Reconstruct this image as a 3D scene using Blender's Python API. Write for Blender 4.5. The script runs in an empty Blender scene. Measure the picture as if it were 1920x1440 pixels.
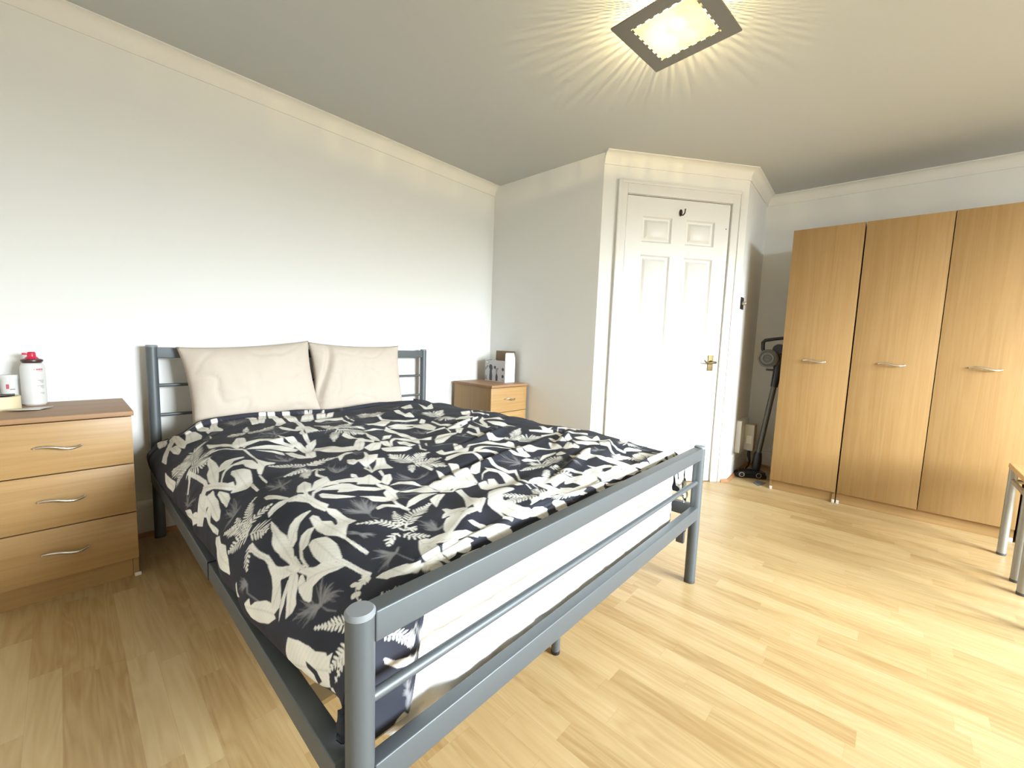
import bpy, bmesh, math, random
import numpy as np
from mathutils import Vector, Matrix, noise

# ------------------------------------------------------------------ camera, sky, light, exposure
scene = bpy.context.scene
COL = scene.collection

cam_data = bpy.data.cameras.new('camera')
cam_data.sensor_fit = 'HORIZONTAL'
cam_data.sensor_width = 36.0
cam_data.lens = 780.58 / 1920 * 36.0
cam_data.clip_start = 0.02
cam = bpy.data.objects.new('camera', cam_data)
COL.objects.link(cam)
_r = Vector((0.68068956, -0.73172103, 0.03529954))
_u = Vector((0.0476059, 0.09226687, 0.99459565))
_f = Vector((0.73102353, 0.67533041, -0.09763933))
_m = Matrix((_r, _u, -_f)).transposed().to_4x4()
_m.translation = Vector((-0.2764, -2.5664, 0.9759))
cam.matrix_world = _m
scene.camera = cam

WIN = (0.85, 2.80, 0.80, 2.12)          # window opening in the front wall: x0, x1, z0, z1
Y_FRONT = -5.40
X_LEFT = -1.15
HC = 2.2437                              # ceiling height

world = bpy.data.worlds.new('overcast_sky')
scene.world = world
world.use_nodes = True
nt = world.node_tree
nt.nodes.clear()
tc = nt.nodes.new('ShaderNodeTexCoord')
sep = nt.nodes.new('ShaderNodeSeparateXYZ')
rmp = nt.nodes.new('ShaderNodeValToRGB')
bg = nt.nodes.new('ShaderNodeBackground')
out = nt.nodes.new('ShaderNodeOutputWorld')
mr = nt.nodes.new('ShaderNodeMapRange')
mr.inputs[1].default_value = -1.0
mr.inputs[2].default_value = 1.0
nt.links.new(tc.outputs['Generated'], sep.inputs[0])
nt.links.new(sep.outputs['Z'], mr.inputs[0])
nt.links.new(mr.outputs[0], rmp.inputs[0])
e = rmp.color_ramp.elements
e[0].position = 0.0
e[0].color = (0.05, 0.05, 0.046, 1)
e[1].position = 1.0
e[1].color = (0.38, 0.45, 0.52, 1)
q = e.new(0.47); q.color = (0.06, 0.062, 0.058, 1)
q = e.new(0.515); q.color = (0.24, 0.27, 0.29, 1)
q = e.new(0.56); q.color = (0.62, 0.69, 0.73, 1)
q = e.new(0.61); q.color = (0.88, 0.96, 1.0, 1)
q = e.new(0.70); q.color = (0.66, 0.75, 0.82, 1)
nt.links.new(rmp.outputs[0], bg.inputs[0])
bg.inputs[1].default_value = 104.0
nt.links.new(bg.outputs[0], out.inputs[0])

_pl = bpy.data.lights.new('window_portal', 'AREA')
_pl.shape = 'RECTANGLE'
_pl.size = WIN[1] - WIN[0]
_pl.size_y = WIN[3] - WIN[2]
_pl.cycles.is_portal = True
_po = bpy.data.objects.new('window_portal', _pl)
_po.location = ((WIN[0] + WIN[1]) / 2, Y_FRONT - 0.02, (WIN[2] + WIN[3]) / 2)
_po.rotation_euler = (math.radians(90), 0, 0)
COL.objects.link(_po)

scene.view_settings.view_transform = 'Standard'
scene.view_settings.look = 'None'
scene.view_settings.gamma = 1.0
scene.view_settings.use_curve_mapping = False
scene.view_settings.exposure = 0.0
scene.cycles.use_denoising = True
scene.cycles.max_bounces = 10
scene.cycles.diffuse_bounces = 7
scene.cycles.transmission_bounces = 8
scene.cycles.transparent_max_bounces = 8
scene.cycles.sample_clamp_indirect = 8.0
scene.cycles.caustics_reflective = False
scene.cycles.caustics_refractive = False


# ------------------------------------------------------------------ materials
def new_mat(name):
    m = bpy.data.materials.new(name)
    m.use_nodes = True
    t = m.node_tree
    return m, t, t.nodes['Principled BSDF']


def mat(name, col, rough=0.5, metal=0.0, bump=0.0, bscale=60.0, vary=0.0, vscale=6.0, **kw):
    m, t, b = new_mat(name)
    b.inputs['Base Color'].default_value = (*col, 1)
    b.inputs['Roughness'].default_value = rough
    b.inputs['Metallic'].default_value = metal
    for k, v in kw.items():
        b.inputs[k].default_value = v
    co = t.nodes.new('ShaderNodeTexCoord')
    if vary:
        n = t.nodes.new('ShaderNodeTexNoise')
        n.inputs['Scale'].default_value = vscale
        n.inputs['Detail'].default_value = 4
        t.links.new(co.outputs['Object'], n.inputs['Vector'])
        mx = t.nodes.new('ShaderNodeMix'); mx.data_type = 'RGBA'
        mx.inputs[6].default_value = (*[c * (1 - vary) for c in col], 1)
        mx.inputs[7].default_value = (*[min(1, c * (1 + vary)) for c in col], 1)
        t.links.new(n.outputs['Fac'], mx.inputs[0])
        t.links.new(mx.outputs[2], b.inputs['Base Color'])
    if bump:
        n = t.nodes.new('ShaderNodeTexNoise')
        n.inputs['Scale'].default_value = bscale
        n.inputs['Detail'].default_value = 3
        t.links.new(co.outputs['Object'], n.inputs['Vector'])
        bp = t.nodes.new('ShaderNodeBump')
        bp.inputs['Strength'].default_value = bump
        bp.inputs['Distance'].default_value = 0.002
        t.links.new(n.outputs['Fac'], bp.inputs['Height'])
        t.links.new(bp.outputs[0], b.inputs['Normal'])
    return m


def wood(name, dark, light, axis, across=44.0, rough=0.42):
    """beech-look foil: long streaks along one local axis with slow swirls"""
    m, t, b = new_mat(name)
    co = t.nodes.new('ShaderNodeTexCoord')
    mp = t.nodes.new('ShaderNodeMapping')
    s = [across] * 3
    s[axis] = 1.3
    mp.inputs['Scale'].default_value = s
    t.links.new(co.outputs['Object'], mp.inputs['Vector'])
    n1 = t.nodes.new('ShaderNodeTexNoise')
    n1.inputs['Scale'].default_value = 1.0
    n1.inputs['Detail'].default_value = 6
    n1.inputs['Distortion'].default_value = 1.6
    t.links.new(mp.outputs[0], n1.inputs['Vector'])
    mp2 = t.nodes.new('ShaderNodeMapping')
    s2 = [9.0] * 3
    s2[axis] = 1.6
    mp2.inputs['Scale'].default_value = s2
    t.links.new(co.outputs['Object'], mp2.inputs['Vector'])
    n2 = t.nodes.new('ShaderNodeTexNoise')
    n2.inputs['Scale'].default_value = 0.9
    n2.inputs['Detail'].default_value = 2
    n2.inputs['Distortion'].default_value = 0.8
    t.links.new(mp2.outputs[0], n2.inputs['Vector'])
    mul = t.nodes.new('ShaderNodeMath'); mul.operation = 'MULTIPLY'
    mul.inputs[1].default_value = 7.0
    t.links.new(n2.outputs['Fac'], mul.inputs[0])
    fr = t.nodes.new('ShaderNodeMath'); fr.operation = 'PINGPONG'
    fr.inputs[1].default_value = 0.5
    t.links.new(mul.outputs[0], fr.inputs[0])
    ad = t.nodes.new('ShaderNodeMath'); ad.operation = 'MULTIPLY_ADD'
    ad.inputs[1].default_value = 0.10
    t.links.new(fr.outputs[0], ad.inputs[0])
    t.links.new(n1.outputs['Fac'], ad.inputs[2])
    r = t.nodes.new('ShaderNodeValToRGB')
    r.color_ramp.elements[0].position = 0.30
    r.color_ramp.elements[0].color = (*dark, 1)
    r.color_ramp.elements[1].position = 0.72
    r.color_ramp.elements[1].color = (*light, 1)
    t.links.new(ad.outputs[0], r.inputs[0])
    t.links.new(r.outputs[0], b.inputs['Base Color'])
    b.inputs['Roughness'].default_value = rough
    return m


def floor_mat():
    m, t, b = new_mat('laminate_floor')
    N, L = t.nodes.new, t.links.new
    co = N('ShaderNodeTexCoord')
    sp = N('ShaderNodeSeparateXYZ'); L(co.outputs['Object'], sp.inputs[0])

    def math_(op, a, bb=None, c=None):
        n = N('ShaderNodeMath'); n.operation = op
        for i, v in enumerate((a, bb, c)):
            if v is None: continue
            if isinstance(v, (int, float)): n.inputs[i].default_value = v
            else: L(v, n.inputs[i])
        return n.outputs[0]
    W, LEN = 0.064, 0.46
    xr = math_('DIVIDE', sp.outputs['X'], W)
    row = math_('FLOOR', xr)
    fx = math_('SUBTRACT', xr, row)
    wn = N('ShaderNodeTexWhiteNoise'); wn.noise_dimensions = '1D'; L(row, wn.inputs['W'])
    yo = math_('MULTIPLY_ADD', wn.outputs['Value'], 3.7, math_('DIVIDE', sp.outputs['Y'], LEN))
    cl = math_('FLOOR', yo)
    fy = math_('SUBTRACT', yo, cl)
    cv = N('ShaderNodeCombineXYZ'); L(row, cv.inputs[0]); L(cl, cv.inputs[1])
    w2 = N('ShaderNodeTexWhiteNoise'); w2.noise_dimensions = '3D'; L(cv.outputs[0], w2.inputs['Vector'])
    # grain, shifted per strip
    off = N('ShaderNodeVectorMath'); off.operation = 'MULTIPLY_ADD'
    L(w2.outputs['Color'], off.inputs[0]); off.inputs[1].default_value = (7, 9, 5); L(co.outputs['Object'], off.inputs[2])
    mp = N('ShaderNodeMapping'); mp.inputs['Scale'].default_value = (55, 3.0, 20); L(off.outputs[0], mp.inputs['Vector'])
    n1 = N('ShaderNodeTexNoise'); n1.inputs['Scale'].default_value = 1.0; n1.inputs['Detail'].default_value = 5
    n1.inputs['Distortion'].default_value = 1.1; L(mp.outputs[0], n1.inputs['Vector'])
    mp2 = N('ShaderNodeMapping'); mp2.inputs['Scale'].default_value = (14, 1.6, 10); L(off.outputs[0], mp2.inputs['Vector'])
    n2 = N('ShaderNodeTexNoise'); n2.inputs['Scale'].default_value = 1.0; n2.inputs['Detail'].default_value = 1
    n2.inputs['Distortion'].default_value = 0.5; L(mp2.outputs[0], n2.inputs['Vector'])
    ring = math_('PINGPONG', math_('MULTIPLY', n2.outputs['Fac'], 9.0), 0.5)
    g = math_('MULTIPLY_ADD', ring, 0.30, math_('MULTIPLY', n1.outputs['Fac'], 0.62))
    g = math_('MULTIPLY_ADD', w2.outputs['Value'], 0.36, g)
    r = N('ShaderNodeValToRGB')
    r.color_ramp.elements[0].position = 0.26; r.color_ramp.elements[0].color = (0.385, 0.245, 0.100, 1)
    r.color_ramp.elements[1].position = 0.86; r.color_ramp.elements[1].color = (0.57, 0.425, 0.225, 1)
    q = r.color_ramp.elements.new(0.52); q.color = (0.48, 0.335, 0.158, 1)
    L(g, r.inputs[0])
    ex = math_('MINIMUM', fx, math_('SUBTRACT', 1.0, fx))
    ey = math_('MULTIPLY', math_('MINIMUM', fy, math_('SUBTRACT', 1.0, fy)), LEN / W)
    ed = math_('MINIMUM', ex, ey)
    seam = math_('LESS_THAN', ed, 0.012)
    mx = N('ShaderNodeMix'); mx.data_type = 'RGBA'
    L(math_('MULTIPLY', seam, 0.13), mx.inputs[0]); L(r.outputs[0], mx.inputs[6])
    mx.inputs[7].default_value = (0.17, 0.085, 0.03, 1)
    L(mx.outputs[2], b.inputs['Base Color'])
    b.inputs['Roughness'].default_value = 0.36
    b.inputs['Specular IOR Level'].default_value = 0.45
    return m


M = {}
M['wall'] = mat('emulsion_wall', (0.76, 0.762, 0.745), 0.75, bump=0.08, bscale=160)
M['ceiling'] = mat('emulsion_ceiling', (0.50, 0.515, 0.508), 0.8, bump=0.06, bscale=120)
M['cornice'] = mat('white_plaster', (0.78, 0.77, 0.73), 0.75)
M['gloss'] = mat('white_gloss_paint', (0.74, 0.735, 0.715), 0.40)
M['floor'] = floor_mat()
M['bead'] = mat('beech_beading', (0.40, 0.20, 0.085), 0.45, vary=0.2, vscale=12)
M['wood_v'] = wood('beech_foil_vertical', (0.285, 0.163, 0.057), (0.335, 0.205, 0.082), 2)
M['wood_h'] = wood('beech_foil_horizontal', (0.33, 0.19, 0.070), (0.395, 0.245, 0.102), 0)
M['wood_top'] = wood('beech_foil_top', (0.27, 0.145, 0.065), (0.33, 0.185, 0.09), 0, rough=0.5)
M['gap'] = mat('dark_gap', (0.035, 0.014, 0.006), 0.8)
M['glide'] = mat('clear_plastic_glide', (0.75, 0.72, 0.66), 0.25)
M['satin'] = mat('satin_nickel', (0.62, 0.59, 0.54), 0.3, 1.0)
M['brass'] = mat('antique_brass', (0.13, 0.093, 0.040), 0.5, 0.85)
M['bronze'] = mat('dark_bronze', (0.06, 0.045, 0.035), 0.4, 0.8)
M['metal'] = mat('silver_grey_paint', (0.098, 0.112, 0.122), 0.45, 0.25, bump=0.05, bscale=400)
M['cap'] = mat('grey_plastic_cap', (0.22, 0.24, 0.26), 0.5)
M['darkplastic'] = mat('dark_grey_plastic', (0.07, 0.07, 0.07), 0.5)
M['black'] = mat('black_plastic', (0.012, 0.012, 0.013), 0.35)
M['grey_wand'] = mat('gunmetal_tube', (0.10, 0.098, 0.09), 0.4, 0.6)
M['smoke'] = mat('smoky_bin_plastic', (0.14, 0.135, 0.115), 0.35, 0.2)
M['sheet'] = mat('white_cotton_sheet', (0.86, 0.86, 0.85), 0.85, bump=0.25, bscale=45)
M['pillow'] = mat('cream_pillowcase', (0.53, 0.46, 0.39), 0.8, bump=0.3, bscale=70, vary=0.04, vscale=20)
M['slat'] = mat('pale_bed_slat', (0.55, 0.42, 0.24), 0.6)
M['white_plastic'] = mat('white_plastic', (0.66, 0.655, 0.645), 0.4)
M['red'] = mat('red_cap_plastic', (0.55, 0.02, 0.06), 0.35)
M['maroon'] = mat('dark_maroon_collar', (0.05, 0.012, 0.016), 0.4)
M['redprint'] = mat('red_print', (0.50, 0.10, 0.14), 0.5)
M['greyprint'] = mat('grey_print', (0.25, 0.25, 0.26), 0.5)
M['tape'] = mat('cream_paper_tape', (0.72, 0.61, 0.40), 0.6)
M['foil'] = mat('silver_foil_sachet', (0.55, 0.54, 0.48), 0.35, 0.5)
M['clear'] = mat('smoky_clear_plastic', (0.35, 0.30, 0.27), 0.15, 0.0)
M['card_grey'] = mat('printed_grey_card', (0.50, 0.49, 0.50), 0.5)
M['card_brown'] = mat('brown_cardboard_inside', (0.22, 0.15, 0.09), 0.8)
M['card_white'] = mat('white_card', (0.86, 0.86, 0.85), 0.55)
M['print_dark'] = mat('dark_print', (0.05, 0.05, 0.065), 0.5)
M['print_mid'] = mat('mid_print', (0.22, 0.23, 0.24), 0.5)
M['beige'] = mat('beige_plastic', (0.55, 0.52, 0.44), 0.5)
M['label'] = mat('pale_label', (0.78, 0.76, 0.70), 0.5)
M['shade_metal'] = mat('dark_smoked_plate', (0.16, 0.145, 0.115), 0.4, 0.2)
M['stool_wood'] = wood('stool_beech', (0.50, 0.29, 0.10), (0.62, 0.40, 0.18), 0)
M['stool_metal'] = mat('stool_silver_tube', (0.34, 0.34, 0.32), 0.4, 0.5)
M['paper'] = mat('blue_grey_card', (0.16, 0.18, 0.20), 0.6)


# ------------------------------------------------------------------ mesh helpers
class MB:
    def __init__(self):
        self.bm = bmesh.new()
        self.mats = []

    def slot(self, m):
        if m not in self.mats:
            self.mats.append(m)
        return self.mats.index(m)

    def _fin(self, verts, m, smooth=False, T=None):
        if T is not None:
            for v in verts: v.co = T @ v.co
        k = self.slot(m)
        fs = set()
        for v in verts:
            for f in v.link_faces: fs.add(f)
        for f in fs:
            f.material_index = k
            f.smooth = smooth
        return self

    def box(self, lo, hi, m, bev=0.0, seg=2, T=None):
        lo, hi = Vector(lo), Vector(hi)
        r = bmesh.ops.create_cube(self.bm, size=1.0)
        vs = r['verts']
        for v in vs:
            v.co = Vector(((v.co[i] + 0.5) * (hi[i] - lo[i]) + lo[i]) for i in range(3))
        if bev:
            ed = list({e_ for v in vs for e_ in v.link_edges})
            rr = bmesh.ops.bevel(self.bm, geom=ed, offset=bev, segments=seg, profile=0.6, affect='EDGES')
            vs = list({v for f in rr['faces'] for v in f.verts} | {v for v in vs if v.is_valid})
            allv = set(vs)
            stack = list(vs)
            while stack:
                v = stack.pop()
                for e_ in v.link_edges:
                    o = e_.other_vert(v)
                    if o not in allv:
                        allv.add(o); stack.append(o)
            vs = list(allv)
        return self._fin(vs, m, bool(bev) and seg > 2, T)

    def tube(self, pts, r, m, n=16, T=None, cap=True):
        """round tube along points; r a number or one radius per point"""
        pts = [Vector(p) for p in pts]
        rs = r if isinstance(r, (list, tuple)) else [r] * len(pts)
        rings = []
        prev = None
        for i, p in enumerate(pts):
            a = pts[max(i - 1, 0)]
            b = pts[min(i + 1, len(pts) - 1)]
            t = (b - a).normalized()
            if prev is None:
                ref = Vector((0, 0, 1)) if abs(t.z) < 0.9 else Vector((1, 0, 0))
                x = t.cross(ref).normalized()
            else:
                x = (prev - t * prev.dot(t)).normalized()
            prev = x
            y = t.cross(x)
            rings.append([self.bm.verts.new(p + (x * math.cos(2 * math.pi * k / n) + y * math.sin(2 * math.pi * k / n)) * rs[i]) for k in range(n)])
        for a, b in zip(rings, rings[1:]):
            for k in range(n):
                self.bm.faces.new((a[k], a[(k + 1) % n], b[(k + 1) % n], b[k]))
        if cap:
            self.bm.faces.new(rings[0][::-1])
            self.bm.faces.new(rings[-1])
        vs = [v for g in rings for v in g]
        self._fin(vs, m, True, T)
        for g in (rings[0], rings[-1]):
            for f in g[0].link_faces:
                if len(f.verts) == n and n > 4: f.smooth = False
        return self

    def lathe(self, prof, m, n=32, T=None, smooth=True):
        """profile of (radius, z) turned about the z axis"""
        rings = []
        for r, z in prof:
            if r < 1e-6:
                rings.append([self.bm.verts.new((0, 0, z))])
            else:
                rings.append([self.bm.verts.new((r * math.cos(2 * math.pi * k / n), r * math.sin(2 * math.pi * k / n), z)) for k in range(n)])
        for a, b in zip(rings, rings[1:]):
            for k in range(n):
                k2 = (k + 1) % n
                if len(a) == 1 and len(b) == 1: continue
                if len(a) == 1: self.bm.faces.new((a[0], b[k2], b[k]))
                elif len(b) == 1: self.bm.faces.new((a[k], a[k2], b[0]))
                else: self.bm.faces.new((a[k], a[k2], b[k2], b[k]))
        return self._fin([v for g in rings for v in g], m, smooth, T)

    def prism(self, poly, z0, z1, m, T=None):
        """extruded polygon in local xy, between z0 and z1"""
        a = [self.bm.verts.new((x, y, z0)) for x, y in poly]
        b = [self.bm.verts.new((x, y, z1)) for x, y in poly]
        n = len(poly)
        self.bm.faces.new(a[::-1]); self.bm.faces.new(b)
        for k in range(n):
            self.bm.faces.new((a[k], a[(k + 1) % n], b[(k + 1) % n], b[k]))
        return self._fin(a + b, m, False, T)

    def quad(self, pts, m):
        vs = [self.bm.verts.new(p) for p in pts]
        self.bm.faces.new(vs)
        return self._fin(vs, m)

    def build(self, name, parent=None, loc=None, sharp=math.radians(40)):
        bmesh.ops.recalc_face_normals(self.bm, faces=self.bm.faces)
        me = bpy.data.meshes.new(name)
        self.bm.to_mesh(me)
        self.bm.free()
        for k in self.mats: me.materials.append(M[k])
        try: me.set_sharp_from_angle(angle=sharp)
        except Exception: pass
        o = bpy.data.objects.new(name, me)
        COL.objects.link(o)
        if parent is not None: o.parent = parent
        if loc is not None: o.location = loc
        return o


def thing(name, label, cat, loc=(0, 0, 0), rotz=0.0, group=None):
    o = bpy.data.objects.new(name, None)
    o.empty_display_size = 0.05
    COL.objects.link(o)
    o.location = loc
    o.rotation_euler = (0, 0, rotz)
    return tag(o, label, cat, group)


def tag(o, label, cat, group=None):
    o['label'] = label
    o['category'] = cat
    if group: o['group'] = group
    return o


def struct(o, label=None):
    o['kind'] = 'structure'
    if label: o['label'] = label
    return o


def dup(root, loc, rotz, label, group=None):
    r = root.copy(); COL.objects.link(r)
    r.location = loc; r.rotation_euler = (0, 0, rotz); r['label'] = label
    if group: r['group'] = group
    for ch in list(root.children):
        c = ch.copy(); COL.objects.link(c); c.parent = r
        for g in ch.children:
            d = g.copy(); COL.objects.link(d); d.parent = c
    return r


def frame2d(p, ang, z=0.0):
    """local x runs along the wall, local y into the room's outside, z up"""
    return Matrix.Translation((p[0], p[1], z)) @ Matrix.Rotation(ang, 4, 'Z')


# ------------------------------------------------------------------ room shell
XC = 2.2105
PA = Vector((2.2105, -1.0277))
ANG = -0.6501
DL = 1.0836
PB = PA + Vector((math.cos(ANG), math.sin(ANG))) * DL
PC = Vector((3.760, -1.6506))
WTH = 0.038
PD = PC + Vector((math.sin(WTH), -math.cos(WTH))) * ((-Y_FRONT + PC.y) / math.cos(WTH))
TH = 0.10

b = MB(); b.box((X_LEFT - TH, Y_FRONT - TH, -0.10), (4.05, TH, 0.0), 'floor'); struct(b.build('floor'), 'pale beech strip laminate floor')
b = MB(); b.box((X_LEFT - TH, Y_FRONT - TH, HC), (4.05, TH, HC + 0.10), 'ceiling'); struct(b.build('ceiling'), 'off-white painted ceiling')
b = MB(); b.box((X_LEFT, 0, 0), (XC + TH, TH, HC), 'wall'); struct(b.build('wall_back'), 'pale painted wall behind the bed head')
b = MB(); b.box((X_LEFT - TH, Y_FRONT, 0), (X_LEFT, 0, HC), 'wall'); struct(b.build('wall_left'))
b = MB()
b.prism([(XC, 0), (XC + TH, 0), (XC + TH, PA.y + 0.02), (PA.x, PA.y)], 0, HC, 'wall')
struct(b.build('wall_side'), 'grey-shaded wall between the bed head corner and the door')

# diagonal wall with the door opening (local: x along wall from A, y outwards)
TD = frame2d(PA, ANG)
O0, O1, OZ = 0.170, 0.952, 1.998
b = MB()
b.box((0, 0, 0), (O0, 0.06, HC), 'wall', T=TD)
b.box((O1, 0, 0), (DL, 0.06, HC), 'wall', T=TD)
b.box((O0, 0, OZ), (O1, 0.06, HC), 'wall', T=TD)
b.box((0.0, 0.06, 0), (DL, 0.12, HC), 'wall', T=TD)
struct(b.build('wall_diagonal'), 'angled wall holding the white door')

ab = math.atan2(PC.y - PB.y, PC.x - PB.x)
LB = (PC - PB).length
TB = frame2d(PB, ab)
b = MB(); b.box((0, 0, 0), (LB, TH, HC), 'wall', T=TB); struct(b.build('wall_return'), 'short wall between door and wardrobe alcove')
ac = math.atan2(PD.y - PC.y, PD.x - PC.x)
LC = (PD - PC).length
TCm = frame2d(PC, ac)
b = MB(); b.box((0, 0, 0), (LC, TH, HC), 'wall', T=TCm); struct(b.build('wall_right'), 'pale wall behind the wardrobes')

b = MB()
b.box((X_LEFT, Y_FRONT - TH, 0), (WIN[0], Y_FRONT, HC), 'wall')
b.box((WIN[1], Y_FRONT - TH, 0), (4.0, Y_FRONT, HC), 'wall')
b.box((WIN[0], Y_FRONT - TH, 0), (WIN[1], Y_FRONT, WIN[2]), 'wall')
b.box((WIN[0], Y_FRONT - TH, WIN[3]), (WIN[1], Y_FRONT, HC), 'wall')
struct(b.build('wall_front'))
b = MB()
for x in (WIN[0], (WIN[0] + WIN[1]) / 2 - 0.025, WIN[1] - 0.05):
    b.box((x, Y_FRONT - 0.09, WIN[2]), (x + 0.05, Y_FRONT - 0.04, WIN[3]), 'gloss')
for z in (WIN[2], WIN[3] - 0.05):
    b.box((WIN[0], Y_FRONT - 0.09, z), (WIN[1], Y_FRONT - 0.04, z + 0.05), 'gloss')
struct(b.build('window_1'))


# cornice and skirting: a profile of (distance from wall, height) swept along a wall line
def sweep(path, prof, m, name, label=None, close_ends=True):
    """path runs with the room on its right-hand side; profile offset is into the room"""
    P = [Vector(p) for p in path]
    mb = MB()
    rings = []
    for i, p in enumerate(P):
        d0 = (P[i] - P[i - 1]).normalized() if i > 0 else (P[1] - P[0]).normalized()
        d1 = (P[i + 1] - P[i]).normalized() if i < len(P) - 1 else d0
        n0 = Vector((d0.y, -d0.x)); n1 = Vector((d1.y, -d1.x))
        nn = (n0 + n1).normalized()
        k = 1.0 / max(0.3, nn.dot(n0))
        rings.append([mb.bm.verts.new((p.x + nn.x * o * k, p.y + nn.y * o * k, z)) for o, z in prof])
    n = len(prof)
    for a, c in zip(rings, rings[1:]):
        for k in range(n):
            mb.bm.faces.new((a[k], a[(k + 1) % n], c[(k + 1) % n], c[k]))
    mb.bm.faces.new(rings[0]); mb.bm.faces.new(rings[-1][::-1])
    mb._fin([v for g in rings for v in g], m)
    return struct(mb.build(name, sharp=math.radians(25)), label)


CP, CHH = 0.060, 0.073
cove = [(0.0, HC), (0.0, HC - CHH), (0.007, HC - CHH)]
for k in range(9):
    a = math.pi / 2 * k / 8
    cove.append((0.007 + (CP - 0.012) * (1 - math.cos(a)), HC - CHH + 0.006 + (CHH - 0.012) * math.sin(a)))
cove += [(CP, HC - 0.006), (CP, HC)]
sweep([(X_LEFT, 0), (XC, 0)], cove, 'cornice', 'trim_1', 'plaster cornice along the bed head wall')
sweep([PA, PB, PC, PD], cove, 'cornice', 'trim_2', 'plaster cornice over door and wardrobes')

SK = 0.17
skirt = [(0, 0), (0.016, 0), (0.016, SK - 0.045), (0.012, SK - 0.038), (0.014, SK - 0.03), (0.013, SK - 0.012), (0.006, SK - 0.004), (0.0, SK)]
bead = [(0.0161, 0.0), (0.034, 0.0), (0.033, 0.010), (0.027, 0.018), (0.0161, 0.020)]
dA = Vector((math.cos(ANG), math.sin(ANG)))
sweep([(X_LEFT, 0), (XC, 0)], skirt, 'gloss', 'baseboard_back')
sweep([(X_LEFT, 0), (XC, 0)], bead, 'bead', 'trim_3')
sweep([(XC, -0.04), PA + Vector((0, 0.002))], skirt, 'gloss', 'baseboard_side')
sweep([(XC, -0.04), PA + Vector((0, 0.002))], bead, 'bead', 'trim_4')
sweep([PA + dA * 1.031, PB, PC, PD], skirt, 'gloss', 'baseboard_return', 'white skirting on short return wall')
sweep([PA + dA * 1.031, PB, PC, PD], bead, 'bead', 'trim_5', 'brown beading strip at the foot of the return wall')

# ------------------------------------------------------------------ door and architrave
b = MB()
for (x0, x1, z0, z1) in ((0.106, 0.168, 0, 2.078), (0.954, 1.029, 0, 2.078), (0.168, 0.954, 2.000, 2.078)):
    b.box((x0, -0.016, z0), (x1, 0.0, z1), 'gloss', 0.003, 2, TD)
for (x0, x1, z0, z1) in ((0.102, 0.124, 0, 2.084), (1.010, 1.033, 0, 2.084), (0.1245, 1.0095, 2.062, 2.084)):
    b.box((x0, -0.024, z0), (x1, -0.0005, z1), 'gloss', 0.004, 2, TD)
struct(b.build('trim_6'), 'white moulded architrave around the door')


def panel_face(mb, x0, x1, z0, z1, cells, y, m, T):
    """front skin of a panelled door: a grid of stiles with raised-and-fielded panels in the cells"""
    xs = sorted({x0, x1} | {c[0] for c in cells} | {c[1] for c in cells})
    zs = sorted({z0, z1} | {c[2] for c in cells} | {c[3] for c in cells})
    vv = {}
    def V(x, yy, z):
        key = (round(x, 5), round(yy, 5), round(z, 5))
        if key not in vv: vv[key] = mb.bm.verts.new((x, yy, z))
        return vv[key]
    def inside(x, z): return next((c for c in cells if c[0] < x < c[1] and c[2] < z < c[3]), None)
    done = set()
    for i in range(len(xs) - 1):
        for j in range(len(zs) - 1):
            c = inside((xs[i] + xs[i + 1]) / 2, (zs[j] + zs[j + 1]) / 2)
            if c is None:
                mb.bm.faces.new((V(xs[i], y, zs[j]), V(xs[i + 1], y, zs[j]), V(xs[i + 1], y, zs[j + 1]), V(xs[i], y, zs[j + 1])))
            elif c not in done:
                done.add(c)
                rings = []
                for ins, dy in ((0, 0), (0.003, 0.004), (0.010, 0.012), (0.022, 0.013), (0.036, 0.003), (0.039, 0.001)):
                    rings.append([V(c[0] + ins, y + dy, c[2] + ins), V(c[1] - ins, y + dy, c[2] + ins), V(c[1] - ins, y + dy, c[3] - ins), V(c[0] + ins, y + dy, c[3] - ins)])
                for a, bb in zip(rings, rings[1:]):
                    for k in range(4):
                        mb.bm.faces.new((a[k], a[(k + 1) % 4], bb[(k + 1) % 4], bb[k]))
                mb.bm.faces.new(rings[-1])
    mb._fin(list(vv.values()), m, False, T)


door = bpy.data.objects.new('door_1', None); COL.objects.link(door)
door.matrix_world = TD
struct(door, 'white six-panel door with brass lever handle')
D0, D1, DH = 0.1755, 0.9465, 1.992
cells = [(0.290, 0.510, 1.695, 1.866), (0.616, 0.836, 1.695, 1.866), (0.290, 0.510, 0.962, 1.610), (0.616, 0.836, 0.962, 1.610),
         (0.290, 0.510, 0.22, 0.738), (0.616, 0.836, 0.22, 0.738)]
b = MB()
panel_face(b, D0, D1, 0.006, DH, cells, -0.002, 'gloss', None)
y0, y1 = -0.002, 0.036
b.quad([(D0, y0, 0.006), (D0, y1, 0.006), (D0, y1, DH), (D0, y0, DH)], 'gloss')
b.quad([(D1, y0, 0.006), (D1, y1, 0.006), (D1, y1, DH), (D1, y0, DH)], 'gloss')
b.quad([(D0, y0, DH), (D1, y0, DH), (D1, y1, DH), (D0, y1, DH)], 'gloss')
b.quad([(D0, y0, 0.006), (D1, y0, 0.006), (D1, y1, 0.006), (D0, y1, 0.006)], 'gloss')
b.quad([(D0, y1, 0.006), (D1, y1, 0.006), (D1, y1, DH), (D0, y1, DH)], 'gloss')
b.lathe([(0.0, 0.0), (0.004, 0.0), (0.004, 0.001), (0, 0.001)], 'black', 12, Matrix.Translation((0.924, -0.0022, 1.827)) @ Matrix.Rotation(math.radians(90), 4, 'X'))
leaf = b.build('door_leaf', door)
b = MB()
b.box((0.864, -0.009, 0.826), (0.905, -0.0021, 0.940), 'brass', 0.002)
hp = b.build('handle_plate', door)
hp['label'] = 'brass handle plate'
b = MB()
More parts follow.
